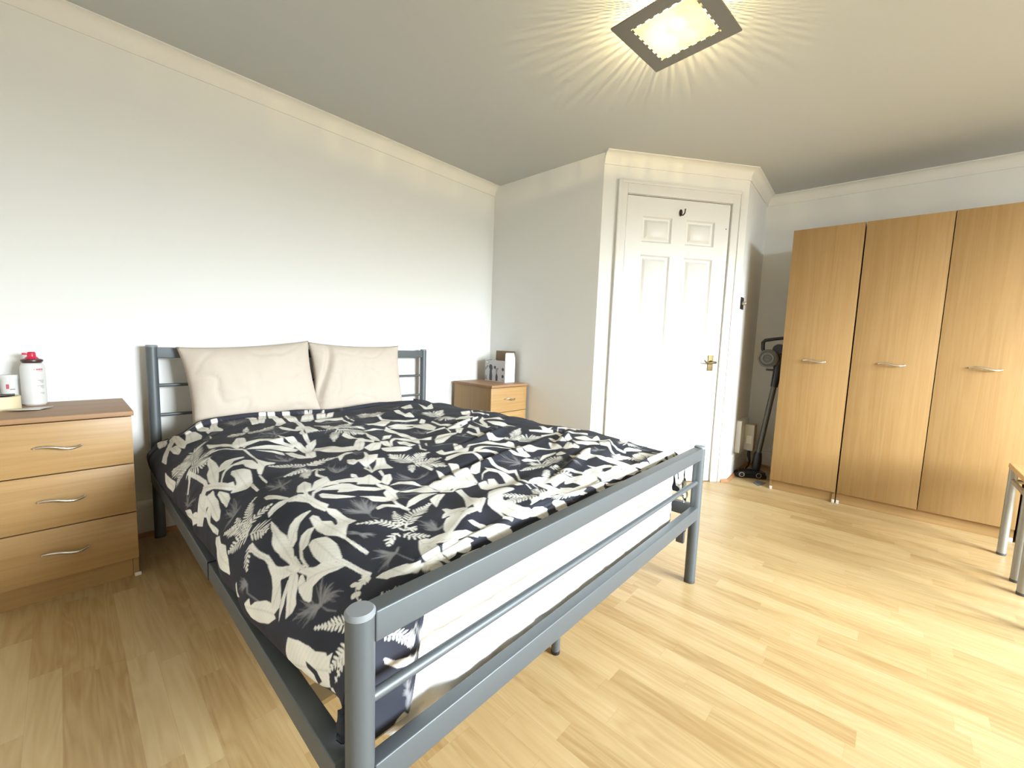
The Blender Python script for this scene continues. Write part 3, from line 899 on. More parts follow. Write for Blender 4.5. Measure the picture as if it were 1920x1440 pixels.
# outlines of the printed motifs in millimetres of cloth
DUVET_LEAVES = '''
110,296 110,330 112,339 116,385 116,398 118,447 117,456 106,473 102,473 88,457 85,447 85,384 85,370 92,334 96,326 108,296
151,0 184,30 187,27 185,23 183,35 164,72 160,76 141,68 140,59 149,0
199,11 211,0 212,1 214,1 214,1 211,1 214,2 195,11 193,9 197,17
122,189 137,153 142,142 168,90 176,74 212,11 218,5 221,27 216,41 178,107 170,123 148,181 143,193 130,243 127,243 122,199
170,119 192,115 195,123 198,193 197,207 186,241 184,241 174,207 172,195 168,128
205,46 224,25 227,33 228,113 227,130 208,180 204,179 198,125 199,112 203,54
257,27 294,31 303,31 337,37 340,38 326,37 319,37 276,33 268,31 252,35 250,37 247,35 248,34 254,29
257,34 277,35 277,35 256,35 254,35 254,34
261,30 281,74 283,88 288,149 288,162 279,211 276,213 255,185 250,180 233,165 229,169 217,208 215,209 207,177 210,166 237,104 242,89 257,31
365,42 382,46 382,46 363,130 361,162 365,218 366,228 361,255 356,252 333,191 328,183 317,192 317,188 317,153 318,148 335,142 340,118 361,42
314,252 312,296 310,302 307,309 307,303 310,261 310,255 312,247
310,17 324,17 326,22 321,58 322,69 330,116 330,126 324,154 320,152 303,112 301,103 297,73 298,65 308,22
499,70 520,76 525,77 535,94 525,143 503,263 499,276 477,284 477,273 497,151 507,94 497,70
583,1 604,1 607,1 578,101 564,154 528,262 523,272 507,267 510,248 554,84
621,1 640,13 632,70 613,273 607,299 567,370 559,377 551,360 552,351 575,285 578,265 588,127 599,74 619,1
685,17 708,24 713,26 665,254 660,273 640,281 640,273 643,203 651,161 684,17
693,270 801,27 795,53 810,57 822,35 748,267 739,288 699,316 693,316 685,290
551,411 561,402 564,412 580,491 585,495 607,444 613,436 640,419 643,423 637,473 632,484 604,530 597,535 580,537 575,534 557,504 554,497 544,473 544,464 549,418
648,443 660,452 660,460 651,524 650,536 651,570 646,574 607,577 604,570 618,517 623,503 643,449
283,384 292,415 295,430 320,509 325,525 337,581 339,592 342,625 342,631 335,644 335,641 328,603 326,593 312,541 308,527 285,466 281,449 281,387
347,539 368,483 373,478 389,503 388,515 375,586 372,599 354,632 351,635 342,621 342,615 340,576 340,569 344,548
375,593 393,587 398,585 424,571 425,573 417,606 411,613 372,633 365,637 353,656 351,656 352,638 354,632 372,599
355,675 372,669 379,669 418,675 427,678 456,699 463,708 490,759 492,767 480,780 475,779 450,755 444,749 420,718 411,712 378,693 372,688 355,677
410,583 425,570 430,573 455,600 461,607 485,634 487,640 479,666 479,675 499,719 499,726 488,742 485,739 470,699 464,686 425,622 420,612 408,587
375,706 416,738 423,746 437,771 438,779 433,809 432,810 425,792 424,787 416,762 411,753 375,707
447,782 461,789 464,797 470,855 471,867 475,904 473,905 452,887 450,878 445,830 445,819 445,785
499,560 504,586 507,595 523,638 523,660 512,782 509,795 497,785 497,776 497,712 497,695 495,626 495,611 497,563
261,553 270,531 272,530 290,550 295,559 317,608 321,619 344,654 346,659 342,672 337,665 299,582 292,567 274,553 272,551 261,554
346,665 351,685 351,703 348,807 349,824 356,855 358,861 370,882 371,886 366,894 363,895 346,890 341,895 320,940 317,943 314,930 315,924 322,892 324,885 335,856 338,847 344,794 344,780 344,713 344,701 345,667
310,941 311,953 310,961 308,1007 306,1013 303,1018 303,1015 304,986 305,979 308,944
250,740 263,719 268,716 281,710 287,714 321,737 326,740 323,749 319,750 299,746 294,746 283,759 281,762 266,773 262,773 245,764 244,761 248,744
229,852 246,804 250,795 269,772 274,770 295,775 299,776 313,775 317,777 329,801 330,810 329,857 327,866 317,893 314,895 308,882 306,876 302,849 301,842 303,816 301,810 285,791 281,789 261,797 257,801 242,829 239,836 229,868 228,870 227,859
270,824 289,848 292,855 299,882 299,890 294,914 292,921 281,955 279,960 264,973 259,971 230,936 229,930 252,916 255,911 261,882 261,875 261,849 261,844 268,824
241,621 253,593 255,597 255,653 255,667 250,724 248,737 235,785 232,796 221,834 220,838 211,830 210,824 209,777 210,765 218,718 220,709 231,684 233,675 238,631
182,853 197,853 197,859 182,905 180,915 172,952 170,958 158,973 155,974 146,964 145,960 148,932 150,924 160,890 164,882 178,856
199,891 207,885 209,888 216,922 216,929 211,950 208,955 193,974 191,972 193,941 193,932 199,896
172,806 168,779 164,785 130,850 126,859 131,887 133,889 146,876 150,873 174,854 176,847 173,813
71,641 98,715 100,725 96,749 98,759 119,812 122,822 122,856 120,859 104,842 98,835 78,792 75,780 75,730 73,715 68,638
239,1238 237,1262 237,1267 235,1292 234,1299 233,1330 231,1336 226,1359 225,1364 220,1383 218,1387 210,1403 209,1407 203,1427 203,1427 197,1410 197,1405 199,1375 199,1370 199,1358 201,1354 203,1336 204,1330 210,1311 212,1307 222,1290 224,1285 229,1262 231,1257 238,1238
310,1297 296,1295 292,1295 277,1297 274,1299 259,1309 256,1313 244,1327 241,1331 229,1354 228,1358 226,1371 227,1372 237,1365 241,1363 253,1346 256,1341 272,1323 275,1320 287,1313 290,1311 307,1302 309,1301 310,1297
284,1365 274,1361 272,1361 257,1366 254,1368 243,1381 240,1385 229,1405 228,1408 231,1410 233,1410 245,1407 248,1405 263,1387 266,1383 283,1368
297,1327 305,1323 306,1325 310,1337 310,1341 307,1359 308,1363 319,1377 319,1381 315,1400 317,1405 333,1418 334,1422 321,1440 317,1446 304,1470 302,1470 299,1450 297,1444 288,1425 287,1419 285,1392 285,1386 288,1367 289,1361 296,1331
303,1194 317,1199 321,1203 330,1233 333,1239 340,1263 342,1271 342,1313 342,1320 351,1338 351,1345 351,1381 351,1390 355,1418 353,1422 337,1424 333,1422 315,1408 314,1405 324,1400 326,1397 332,1381 333,1375 333,1350 333,1343 336,1326 335,1321 330,1302 328,1295 326,1267 323,1260 312,1233 310,1228 299,1212 299,1207 301,1194
270,1099 278,1104 281,1114 301,1182 303,1190 299,1192 297,1190 287,1167 285,1160 272,1130 270,1124 269,1101
299,1192 285,1184 281,1183 267,1185 264,1185 252,1192 248,1194 242,1209 242,1211 252,1209 255,1207 268,1204 272,1204 283,1204 286,1204 296,1200 298,1199 301,1194
250,1412 259,1407 261,1407 269,1414 270,1416 277,1425 279,1429 280,1448 280,1452 280,1468 279,1473 274,1495 272,1500 268,1515 266,1516 256,1514 254,1512 247,1500 245,1497 239,1488 238,1484 239,1463 239,1457 244,1433 245,1429 249,1414
224,1488 237,1492 240,1496 252,1513 254,1519 261,1539 261,1541 250,1537 246,1536 235,1529 233,1527 221,1520 218,1519 208,1514 205,1513 194,1507 191,1507 174,1512 171,1512 166,1507 166,1505 164,1496 164,1493 168,1479 168,1476 176,1465 180,1463 191,1461 193,1461 197,1467 197,1469 191,1484 192,1485 200,1481 200,1477 193,1449 193,1447 205,1457 207,1461 217,1479 218,1482 222,1486
168,1343 172,1359 174,1363 183,1387 186,1392 197,1412 199,1417 203,1442 202,1445 193,1439 190,1437 180,1421 176,1418 162,1401 158,1401 148,1413 146,1416 135,1429 133,1431 122,1434 120,1434 104,1425 102,1422 100,1410 102,1407 119,1397 123,1395 139,1386 142,1383 155,1369 157,1364 167,1344
180,1425 190,1437 191,1440 188,1450 186,1453 172,1463 168,1465 158,1469 155,1471 146,1478 143,1479 130,1478 126,1476 113,1468 112,1467 123,1463 126,1461 138,1455 142,1452 157,1441 161,1438 176,1425
170,1424 166,1433 161,1436 136,1444 130,1446 114,1448 110,1448 97,1449 98,1448 115,1442 120,1440 148,1431 154,1429 169,1424
68,1298 84,1315 85,1318 75,1323 75,1325 88,1341 91,1347 104,1375 106,1381 109,1397 109,1401 102,1418 102,1421 98,1432 96,1431 77,1407 73,1400 59,1366 56,1358 50,1329 50,1322 56,1306 58,1304 65,1296
75,1217 83,1226 82,1229 70,1242 69,1245 67,1261 66,1260 58,1238 58,1233 63,1221 65,1219 73,1216
112,1006 123,1030 124,1037 120,1068 120,1077 128,1114 127,1120 112,1143 108,1148 81,1163 77,1159 76,1116 77,1104 85,1055 87,1044 96,1015 98,1010 110,1004
153,870 180,847 184,847 190,864 190,870 186,904 185,911 174,943 172,950 156,975 154,977 146,967 146,961 150,924 152,915 160,884 160,879 150,872
138,885 158,881 158,884 145,918 142,922 131,932 130,941 131,999 130,1006 122,1010 120,1006 117,973 117,964 124,924 126,916 134,888
79,1488 83,1501 84,1504 88,1515 90,1519 96,1547 98,1552 100,1569 101,1574 113,1597 114,1600 110,1603 112,1604 122,1612 122,1613 108,1612 105,1613 89,1615 85,1617 64,1621 56,1619 68,1636 68,1636 73,1629 73,1627 1,1550 1,1550 60,1596 63,1596 73,1585 73,1579 69,1551 68,1549 60,1553 59,1556 60,1573 59,1576 47,1578 39,1575 1,1549 0,1548 7,1538 10,1535 24,1522 28,1519 8,1463 26,1471 75,1486
279,1828 296,1850 300,1854 321,1866 327,1868 345,1928 348,1950 347,1951 344,1929 328,1886 321,1884 305,1875 301,1870 281,1844 279,1839 277,1827
319,2003 332,2020 332,2020 334,2020 334,2020 331,2019 329,2020 329,2020 327,2020 316,2020 299,2016 304,2007 306,2006 315,2003
344,1832 359,2019 358,2019 356,2019 356,2019 356,2019 356,2019 350,1912 348,1889 343,1827
699,262 809,31 804,56 818,61 831,35 757,248 750,269 720,314 713,316 693,281
849,77 896,46 884,82 810,273 798,288 765,294 765,281 828,119
810,277 865,180 883,153 909,142 902,162 852,254 843,265 807,285
751,312 798,310 812,309 865,301 874,299 889,292 886,302 853,378 843,384 786,349 776,348 745,371 740,371 733,346 734,341 744,315
536,747 580,709 583,709 567,744 562,755 528,803 523,806 520,791 520,785 530,755
525,702 520,752 520,765 520,829 518,844 500,896 497,904 484,913 481,912 474,894 475,887 490,845 492,832 500,765 503,750 523,703
551,794 578,815 583,826 599,876 604,884 629,899 630,905 620,946 615,948 581,932 574,926 551,894 546,885 530,841 528,833 533,812 535,807 546,792
630,918 676,850 684,841 710,832 710,838 680,898 673,910 646,950 641,957 624,966 623,964 624,930
789,725 782,761 780,773 772,829 768,842 745,896 741,901 731,881 733,873 745,824 750,809 784,730
770,878 816,815 827,804 872,779 871,783 816,850 806,861 774,885 771,888 765,885
659,946 702,916 710,913 736,918 734,927 691,983 682,990 654,991 651,987 653,953
747,905 771,908 769,917 737,987 733,991 727,963 728,954 742,911
789,907 847,842 858,838 881,868 887,876 911,907 908,919 864,983 859,985 856,941 853,932 831,891 825,890 795,915 786,926 750,982 745,985 751,963 755,956 780,918
808,927 834,927 837,935 830,1001 825,1010 795,1025 792,1023 787,988 789,977 804,933
704,987 741,1002 751,1007 792,1034 792,1039 757,1053 747,1054 698,1040 691,1036 689,1017 690,1012 699,988
893,530 937,530 949,526 1000,491 1009,491 1025,524 1019,535 954,598 941,603 906,587 902,580 889,536
810,672 871,638 884,635 921,653 920,654 880,654 868,659 815,685 807,687 804,676
967,611 1018,592 1032,593 1093,622 1106,631 1145,657 1142,660 1090,651 1075,648 1005,634 992,631 963,615
960,632 1016,628 1028,634 1060,679 1059,684 1018,681 1006,676 959,638
1191,564 1192,587 1188,596 1151,638 1146,641 1142,616 1148,608 1187,566
1145,669 1125,753 1120,767 1089,795 1083,795 1073,767 1070,753 1066,672 1073,660 1138,657
1152,876 1185,853 1190,853 1192,874 1185,884 1125,935 1118,938 1118,921 1121,915 1144,884
1279,747 1299,761 1299,770 1274,815 1267,823 1234,835 1234,829 1271,755
972,954 1023,910 1035,905 1079,908 1089,910 1114,918 1110,924 1042,963 1026,974 959,1017 947,1023 921,1022 922,1016 960,966
631,991 632,1004 631,1007 621,1033 623,1037 643,1044 643,1047 624,1075 620,1080 602,1096 599,1099 585,1107 580,1110 561,1131 559,1132 561,1115 562,1107 567,1062 569,1057 585,1060 589,1059 604,1041 609,1033 628,994
627,1081 645,1086 645,1091 623,1135 620,1145 612,1186 607,1189 580,1174 573,1173 551,1185 551,1184 568,1159 573,1152 596,1125 602,1117 622,1084
552,1025 564,1036 565,1039 559,1070 556,1075 541,1086 538,1086 532,1070 533,1063 549,1028
549,971 581,953 586,953 597,968 595,970 569,976 562,980 530,1015 528,1015 543,977
492,1162 497,1175 496,1179 492,1199 490,1200 482,1185 483,1180 490,1163
367,1188 389,1155 396,1150 427,1135 430,1138 420,1174 420,1179 437,1180 437,1182 428,1204 425,1206 411,1202 408,1202 391,1202 386,1204 365,1207 362,1207 351,1205 351,1204 363,1193
438,1182 465,1188 472,1192 507,1209 509,1213 485,1231 480,1231 459,1214 454,1210 432,1200 430,1197 434,1183
469,1243 484,1219 490,1214 526,1199 530,1202 527,1231 526,1238 524,1268 522,1272 503,1273 498,1271 480,1253 477,1250 468,1246
528,1269 554,1236 559,1231 577,1231 577,1234 562,1262 557,1269 533,1293 528,1293 526,1276
366,1207 394,1212 401,1212 430,1214 436,1215 450,1229 452,1234 460,1259 464,1265 490,1287 495,1292 509,1311 508,1313 486,1307 480,1304 454,1283 449,1279 427,1274 422,1272 404,1261 403,1258 412,1247 411,1245 391,1231 386,1227 365,1209
510,1269 523,1298 525,1304 522,1329 522,1333 528,1346 528,1347 515,1350 512,1354 498,1385 495,1389 482,1390 480,1387 480,1369 482,1363 492,1336 495,1331 507,1322 508,1318 505,1294 505,1288 507,1269
432,1392 448,1391 452,1394 467,1413 470,1418 472,1431 470,1430 450,1409 445,1406 429,1404 427,1403 429,1394
434,1316 450,1328 455,1332 474,1354 477,1359 479,1385 477,1387 462,1377 459,1374 445,1357 444,1353 444,1336 443,1332 433,1316
360,1243 368,1243 370,1246 387,1271 393,1278 420,1307 422,1311 408,1306 405,1304 384,1292 379,1288 361,1266 359,1261 359,1245
538,1300 564,1297 569,1299 590,1320 593,1325 597,1351 599,1356 607,1372 604,1372 586,1345 581,1339 559,1313 554,1309 536,1302
531,1350 560,1359 567,1361 597,1372 601,1377 602,1405 604,1410 609,1422 605,1420 573,1400 568,1395 556,1375 551,1370 530,1352
610,1377 637,1363 642,1363 654,1372 654,1377 636,1406 632,1411 613,1423 610,1420 607,1383
621,1414 666,1365 674,1361 690,1381 688,1387 662,1416 655,1421 635,1431 631,1432 617,1421
481,1442 509,1421 517,1418 554,1407 564,1408 591,1425 591,1427 570,1428 564,1429 535,1434 528,1435 507,1440 502,1440 480,1444
554,1450 583,1438 588,1437 601,1444 599,1448 572,1465 565,1469 538,1490 536,1490 549,1457
771,1274 774,1281 777,1283 785,1295 783,1302 766,1342 765,1350 763,1374 757,1381 718,1422 714,1422 725,1385 727,1375 740,1337 745,1327 768,1280
702,1295 702,1329 702,1338 702,1381 702,1392 703,1432 701,1437 688,1433 687,1429 687,1393 685,1385 674,1361 676,1352 699,1299
538,1513 546,1517 547,1521 551,1549 551,1555 550,1568 547,1570 525,1575 522,1573 525,1553 527,1547 536,1517
548,1571 574,1568 575,1571 561,1586 558,1587 546,1580 544,1579 545,1572
834,1133 863,1125 865,1127 853,1150 856,1155 899,1160 909,1160 951,1162 952,1163 914,1178 902,1179 838,1178 830,1177 824,1161 824,1157 830,1137
969,1068 980,1076 976,1086 938,1155 930,1162 902,1158 905,1149 960,1078
801,1224 852,1211 864,1209 911,1214 911,1216 859,1226 847,1229 794,1239 789,1238 795,1226
347,1145 367,1127 370,1127 372,1153 371,1161 358,1193 354,1198 345,1205 342,1204 331,1187 331,1181 344,1151
1173,328 1192,346 1192,359 1170,440 1171,448 1203,427 1205,434 1180,510 1173,515 1146,490 1144,479 1149,412 1152,395 1167,334
1286,237 1356,218 1357,226 1306,316 1296,324 1270,306 1267,298 1277,247
1425,221 1393,328 1400,332 1490,248 1491,254 1411,371 1396,385 1349,387 1350,370 1420,226
1480,559 1539,543 1537,550 1466,626 1455,634 1435,622 1436,615 1469,567
409,1596 420,1600 422,1602 427,1615 426,1620 422,1642 420,1668 417,1809 416,1835 418,1926 417,1927 404,1861 401,1848 387,1803 385,1785 384,1673 386,1644 393,1623 395,1619 406,1599
424,1785 438,1662 443,1643 467,1625 472,1625 479,1637 477,1642 462,1764 459,1792 445,1891 442,1906 428,1918 426,1908 423,1810
472,1710 489,1728 491,1744 497,1836 496,1846 484,1841 482,1832 472,1758 471,1744 470,1712
474,1623 502,1636 510,1638 540,1683 541,1697 521,1722 520,1735 534,1807 540,1821 570,1870 577,1881 605,1929 608,1942 608,2006 605,2010 584,1982 580,1971 565,1904 560,1890 537,1837 533,1827 523,1792 522,1792 518,1828 517,1827 510,1787 507,1774 495,1697 492,1679 479,1642 477,1640 471,1625
295,1622 305,1622 308,1623 321,1629 326,1631 342,1640 347,1643 367,1690 370,1706 367,1713 368,1721 378,1776 382,1791 399,1863 402,1879 408,1938 408,1949 407,1979 405,1980 388,1954 384,1947 369,1796 367,1772 364,1737 361,1722 344,1679 338,1672 314,1651 312,1648 307,1647 305,1644 295,1625
452,2007 459,1962 463,1956 489,1963 496,1967 521,1983 528,1990 524,1967 525,1969 509,1980 505,1983 494,2019 488,2017 464,2003 460,2003 452,2012
549,1571 580,1567 586,1569 597,1577 597,1579 588,1586 585,1587 569,1586 565,1585 548,1581 546,1579 545,1572
643,1448 659,1448 660,1451 648,1474 645,1482 631,1513 630,1520 634,1551 632,1555 622,1563 619,1563 603,1556 599,1555 581,1559 581,1557 602,1529 607,1523 619,1504 623,1497 639,1454
631,1581 646,1568 651,1567 676,1575 679,1579 676,1602 674,1606 656,1602 651,1602 629,1602 626,1600 629,1585
539,1610 548,1612 551,1615 557,1633 561,1638 581,1731 587,1760 616,1864 619,1881 611,1909 605,1900 571,1802 564,1771 546,1636 543,1631 539,1612
275,1675 281,1668 282,1669 279,1677 279,1677 275,1677
285,1679 290,1672 290,1673 289,1681 288,1681 285,1680
290,1681 294,1674 294,1675 293,1682 292,1683 289,1682
299,1681 307,1676 308,1675 304,1681 303,1682 299,1682
308,1683 314,1679 314,1679 312,1684 311,1684 308,1683
315,1685 321,1684 321,1684 317,1686 317,1686 314,1686
775,1272 789,1290 789,1297 776,1324 775,1329 779,1346 778,1351 766,1376 760,1385 736,1429 730,1435 711,1433 708,1431 698,1418 698,1411 712,1372 717,1362 748,1318 754,1309 771,1274
774,1370 812,1340 822,1334 868,1315 865,1320 804,1377 795,1385 777,1390 774,1389 769,1376
696,1381 693,1410 696,1416 724,1440 724,1443 690,1446 684,1446 665,1440 661,1439 645,1438 648,1431 690,1383
740,1446 765,1444 766,1448 753,1467 754,1467 778,1442 783,1439 799,1443 799,1447 781,1478 781,1482 798,1488 804,1484 833,1446 838,1438 848,1418 847,1413 831,1396 825,1396 798,1405 791,1411 762,1436 762,1435 788,1409 795,1403 822,1386 828,1383 841,1378 843,1376 847,1363 849,1363 860,1377 862,1381 865,1401 867,1405 873,1419 872,1425 861,1459 856,1467 826,1504 821,1512 810,1539 805,1543 782,1544 780,1541 784,1523 782,1519 759,1503 752,1502 719,1500 716,1498 715,1481 716,1476 734,1449
853,1175 889,1177 897,1175 935,1168 946,1163 993,1130 1006,1127 1056,1122 1069,1120 1112,1113 1118,1117 1131,1152 1134,1157 1156,1167 1162,1167 1184,1158 1188,1160 1188,1179 1183,1187 1148,1224 1142,1226 1134,1205 1131,1200 1118,1175 1113,1169 1086,1150 1079,1145 1046,1132 1035,1134 985,1150 973,1158 924,1199 915,1202 887,1185 880,1182 853,1177
946,1217 983,1218 992,1222 1020,1255 1025,1262 1025,1288 1022,1287 995,1257 988,1250 953,1236 948,1233 941,1219
1045,1266 1059,1295 1062,1300 1073,1318 1079,1320 1111,1311 1111,1314 1087,1356 1082,1361 1063,1359 1060,1355 1046,1327 1043,1317 1043,1269
931,1217 967,1191 978,1187 1023,1178 1033,1178 1066,1190 1073,1195 1110,1217 1115,1224 1125,1251 1125,1252 1107,1234 1100,1231 1062,1210 1052,1207 1012,1200 1001,1202 953,1219 944,1222 928,1221
1153,1233 1179,1223 1184,1224 1198,1250 1200,1259 1205,1299 1208,1308 1222,1339 1227,1343 1255,1346 1260,1350 1267,1374 1264,1377 1241,1368 1232,1363 1188,1325 1178,1322 1144,1330 1138,1329 1125,1318 1124,1313 1138,1285 1141,1276 1149,1238
1123,1264 1132,1274 1131,1279 1108,1309 1102,1314 1074,1326 1072,1325 1086,1300 1090,1293 1118,1266
1306,1285 1314,1293 1312,1301 1282,1354 1276,1363 1259,1379 1255,1379 1242,1348 1246,1339 1296,1291
1370,1238 1388,1278 1386,1288 1360,1329 1356,1333 1338,1322 1336,1316 1343,1272 1346,1262 1365,1236
1392,1306 1469,1269 1472,1269 1415,1320 1404,1327 1367,1336 1364,1336 1381,1313
1270,1381 1342,1350 1352,1347 1343,1364 1338,1370 1300,1405 1292,1410 1259,1405 1255,1402 1260,1387
1342,1383 1325,1412 1320,1418 1299,1429 1296,1429 1288,1418 1292,1412 1338,1383
1096,1397 1138,1381 1149,1381 1198,1387 1203,1389 1186,1398 1178,1399 1132,1398 1123,1399 1094,1404 1091,1404 1090,1399
1029,1368 1052,1368 1057,1371 1082,1396 1087,1401 1103,1410 1100,1409 1070,1396 1062,1392 1030,1379 1026,1376 1026,1368
1188,1405 1213,1403 1214,1407 1198,1433 1194,1436 1177,1431 1174,1429 1166,1423 1167,1420 1183,1407
1196,1461 1217,1467 1217,1471 1199,1490 1196,1495 1185,1519 1188,1517 1228,1484 1238,1478 1280,1465 1288,1463 1302,1463 1290,1472 1191,1531 1178,1535 1159,1519 1157,1515 1163,1492 1166,1488 1188,1486 1191,1484 1194,1463
1313,690 1378,653 1392,653 1444,681 1445,689 1397,722 1386,722 1342,706 1333,702 1309,695
1342,700 1339,734 1335,750 1310,839 1302,862 1269,949 1267,958 1295,947 1299,941 1299,910 1302,896 1318,815 1322,795 1341,707
1335,791 1407,725 1422,713 1468,687 1465,691 1410,749 1395,761 1334,795
1365,812 1440,755 1449,749 1440,774 1446,780 1497,806 1500,818 1471,876 1464,879 1446,841 1439,835 1410,818 1403,817 1375,827 1368,835 1339,884 1328,898 1276,956 1273,958 1296,913 1305,898 1350,828
1378,856 1413,895 1415,907 1406,969 1403,982 1390,1021 1388,1022 1381,985 1376,975 1349,933 1349,921 1371,859
1479,551 1532,551 1529,563 1451,645 1440,651 1425,622 1428,612 1468,557
1254,774 1253,824 1249,832 1225,844 1224,838 1241,788 1245,779 1253,770
1148,829 1185,826 1192,827 1219,843 1216,847 1163,861 1155,861 1128,850 1127,848 1141,832
1166,1075 1191,1060 1195,1062 1195,1089 1198,1094 1221,1102 1219,1105 1171,1119 1163,1120 1141,1117 1141,1114 1160,1081
1537,1050 1550,1055 1547,1062 1516,1114 1518,1117 1561,1107 1558,1109 1496,1142 1486,1145 1469,1134 1472,1125 1529,1058
1453,1324 1465,1354 1462,1361 1429,1387 1426,1386 1425,1352 1428,1345 1448,1323
999,1592 1046,1608 1049,1612 1031,1628 1026,1629 1003,1625 999,1621 995,1594
1070,1787 1093,1677 1101,1649 1142,1636 1152,1635 1189,1638 1198,1642 1243,1750 1254,1773 1284,1843 1292,1868 1327,1998 1334,2017 1888,1496 1889,1494 1300,1963 1293,1958 1272,1987 1264,1981 1224,1906 1215,1900 1182,1929 1173,1922 1137,1839 1130,1830 1105,1841 1099,1837 1071,1803
1276,1675 1305,1706 1312,1724 1351,1828 1355,1852 1355,1953 1362,1969 1421,2005 1422,2012 1875,1511 1878,1505 1337,1943 1330,1920 1299,1827 1292,1801 1274,1688
1142,1565 1152,1587 1158,1591 1192,1598 1198,1600 1213,1612 1214,1615 1206,1627 1202,1627 1177,1613 1170,1611 1138,1608 1134,1602 1141,1567
990,1596 1021,1606 1031,1606 1078,1606 1086,1608 1104,1616 1104,1619 1080,1637 1074,1642 1054,1791 1050,1805 1026,1780 1020,1774 999,1758 997,1749 1001,1675 997,1654 957,1636 947,1635 905,1636 902,1635 914,1627 924,1627 990,1631 999,1629 1000,1606 999,1602 987,1595
988,1717 1017,1738 1024,1747 1047,1794 1045,1800 1012,1810 1005,1803 986,1726
1074,1835 1129,1931 1144,1951 1190,1998 1190,2001 1167,2001 1155,1990 1104,1944 1095,1926 1071,1836
1461,1436 1500,1431 1505,1431 1505,1448 1495,1457 1422,1507 1411,1515 1389,1539 1389,1543 1417,1541 1417,1543 1390,1563 1386,1563 1377,1539 1381,1531 1425,1492 1430,1485 1418,1467 1421,1463 1451,1440
1320,1465 1295,1458 1284,1461 1224,1486 1214,1492 1184,1517 1181,1521 1198,1535 1203,1537 1226,1539 1232,1537 1256,1505 1266,1498 1317,1471
1450,1320 1498,1334 1501,1341 1482,1377 1489,1379 1577,1350 1580,1352 1522,1394 1510,1400 1472,1403 1463,1400 1429,1381 1425,1376 1422,1352 1424,1345 1442,1322
1396,1338 1386,1365 1391,1373 1438,1412 1442,1420 1424,1452 1418,1453 1384,1433 1376,1427 1347,1398 1349,1388 1392,1341
1672,1421 1675,1428 1677,1431 1686,1452 1687,1453 1594,1486 1584,1486 1600,1459 1609,1452 1672,1420
1630,1581 1640,1604 1643,1610 1653,1631 1647,1634 1667,1602 1640,1606 1630,1581
1573,1615 1579,1655 1575,1708 1550,1846 1555,1861 1615,1866 1633,1872 1669,1917 1670,1906 1668,1819 1667,1796 1660,1677 1658,1644 1648,1621 1649,1623 1663,1755 1663,1769 1616,1699 1604,1664 1576,1615
1244,1542 1270,1561 1270,1565 1253,1584 1252,1588 1264,1600 1262,1600 1238,1585 1234,1581 1230,1563 1231,1559 1239,1542
656,219 648,313 623,457 651,412 679,255 705,96
632,435 570,615 541,737 517,809 526,804 552,726 580,609 640,436
174,560 184,668 189,746 187,765 172,782 152,806 138,822 122,833 92,832 104,876 132,873 147,859 162,841 180,817 195,794 201,749 197,663 187,553
180,800 193,827 205,848 216,882 227,916 240,933 247,895 235,882 226,852 214,815 200,789 186,764
272,969 270,1030 276,1028 279,966
188,530 174,568 160,599 144,621 128,637 132,651 148,634 162,611 176,580 190,543
229,1401 218,1426 214,1446 211,1463 215,1467 218,1448 222,1431 232,1407
301,1471 303,1504 305,1527 308,1547 314,1543 311,1521 308,1499 306,1467
256,1511 263,1540 266,1555 270,1571 275,1589 281,1606 288,1600 281,1582 276,1563 273,1549 270,1533 263,1504
168,1234 170,1283 174,1321 168,1354 170,1388 179,1408 186,1425 193,1442 201,1431 194,1415 186,1398 180,1385 178,1359 184,1325 180,1285 180,1240
207,1401 203,1436 204,1456 211,1456 209,1439 214,1405
357,2019 356,2019 353,1996 345,1932 348,1955 354,2019 356,2019 357,2018
918,270 893,363 874,449 887,429 906,341 932,249
844,398 837,497 847,478 855,377
575,577 576,610 546,725 559,713 591,590 591,546
685,725 687,764 690,801 693,838 694,875 713,907 733,874 714,843 713,807 711,768 709,730 707,689
912,672 911,727 909,780 906,830 904,878 902,925 924,938 947,949 979,907 957,894 935,882 938,836 943,785 946,733 948,678 950,619
1025,830 1087,815 1134,813 1089,902 1101,893 1150,796 1100,797 1038,812
1181,660 1152,764 1170,788 1188,809 1209,830 1257,815 1310,795 1338,762 1281,785 1231,801 1213,780 1195,759 1176,740 1206,634
549,1132 541,1192 548,1185 556,1124
569,1123 546,1183 551,1180 575,1120
429,1060 413,1104 417,1140 425,1127 422,1094 435,1060
564,1192 551,1234 560,1226 575,1185
335,1260 356,1228 379,1217 382,1204 356,1217 334,1252
481,1381 472,1418 472,1440 474,1461 482,1454 481,1433 480,1411 489,1376
696,1229 693,1259 690,1288 704,1274 707,1245 711,1214
604,1429 616,1438 629,1446 666,1433 695,1439 702,1429 673,1424 635,1437 623,1429 611,1421
889,991 856,1041 862,1039 896,990
847,1006 811,1068 809,1099 819,1089 821,1060 855,1001
312,1229 324,1250 326,1295 333,1329 351,1306 342,1272 340,1222 324,1197
340,1196 329,1235 335,1238 347,1197
1038,387 1020,462 1029,497 1040,531 1063,551 1087,571 1120,573 1153,576 1171,548 1138,546 1104,543 1082,523 1059,503 1049,468 1040,434 1057,362
1306,701 1368,684 1415,681 1442,653 1393,656 1325,675
411,1873 420,1945 443,2019 434,1997 424,1922 416,1850
626,1600 626,1623 617,1688 630,1818 638,1780 628,1644 637,1617 637,1594
803,1231 831,1228 860,1222 875,1228 890,1233 906,1238 900,1269 896,1299 896,1329 887,1356 880,1383 881,1405 884,1427 915,1431 933,1416 902,1411 900,1390 899,1370 908,1342 917,1313 917,1281 922,1250 928,1216 912,1209 896,1204 880,1199 849,1205 819,1210
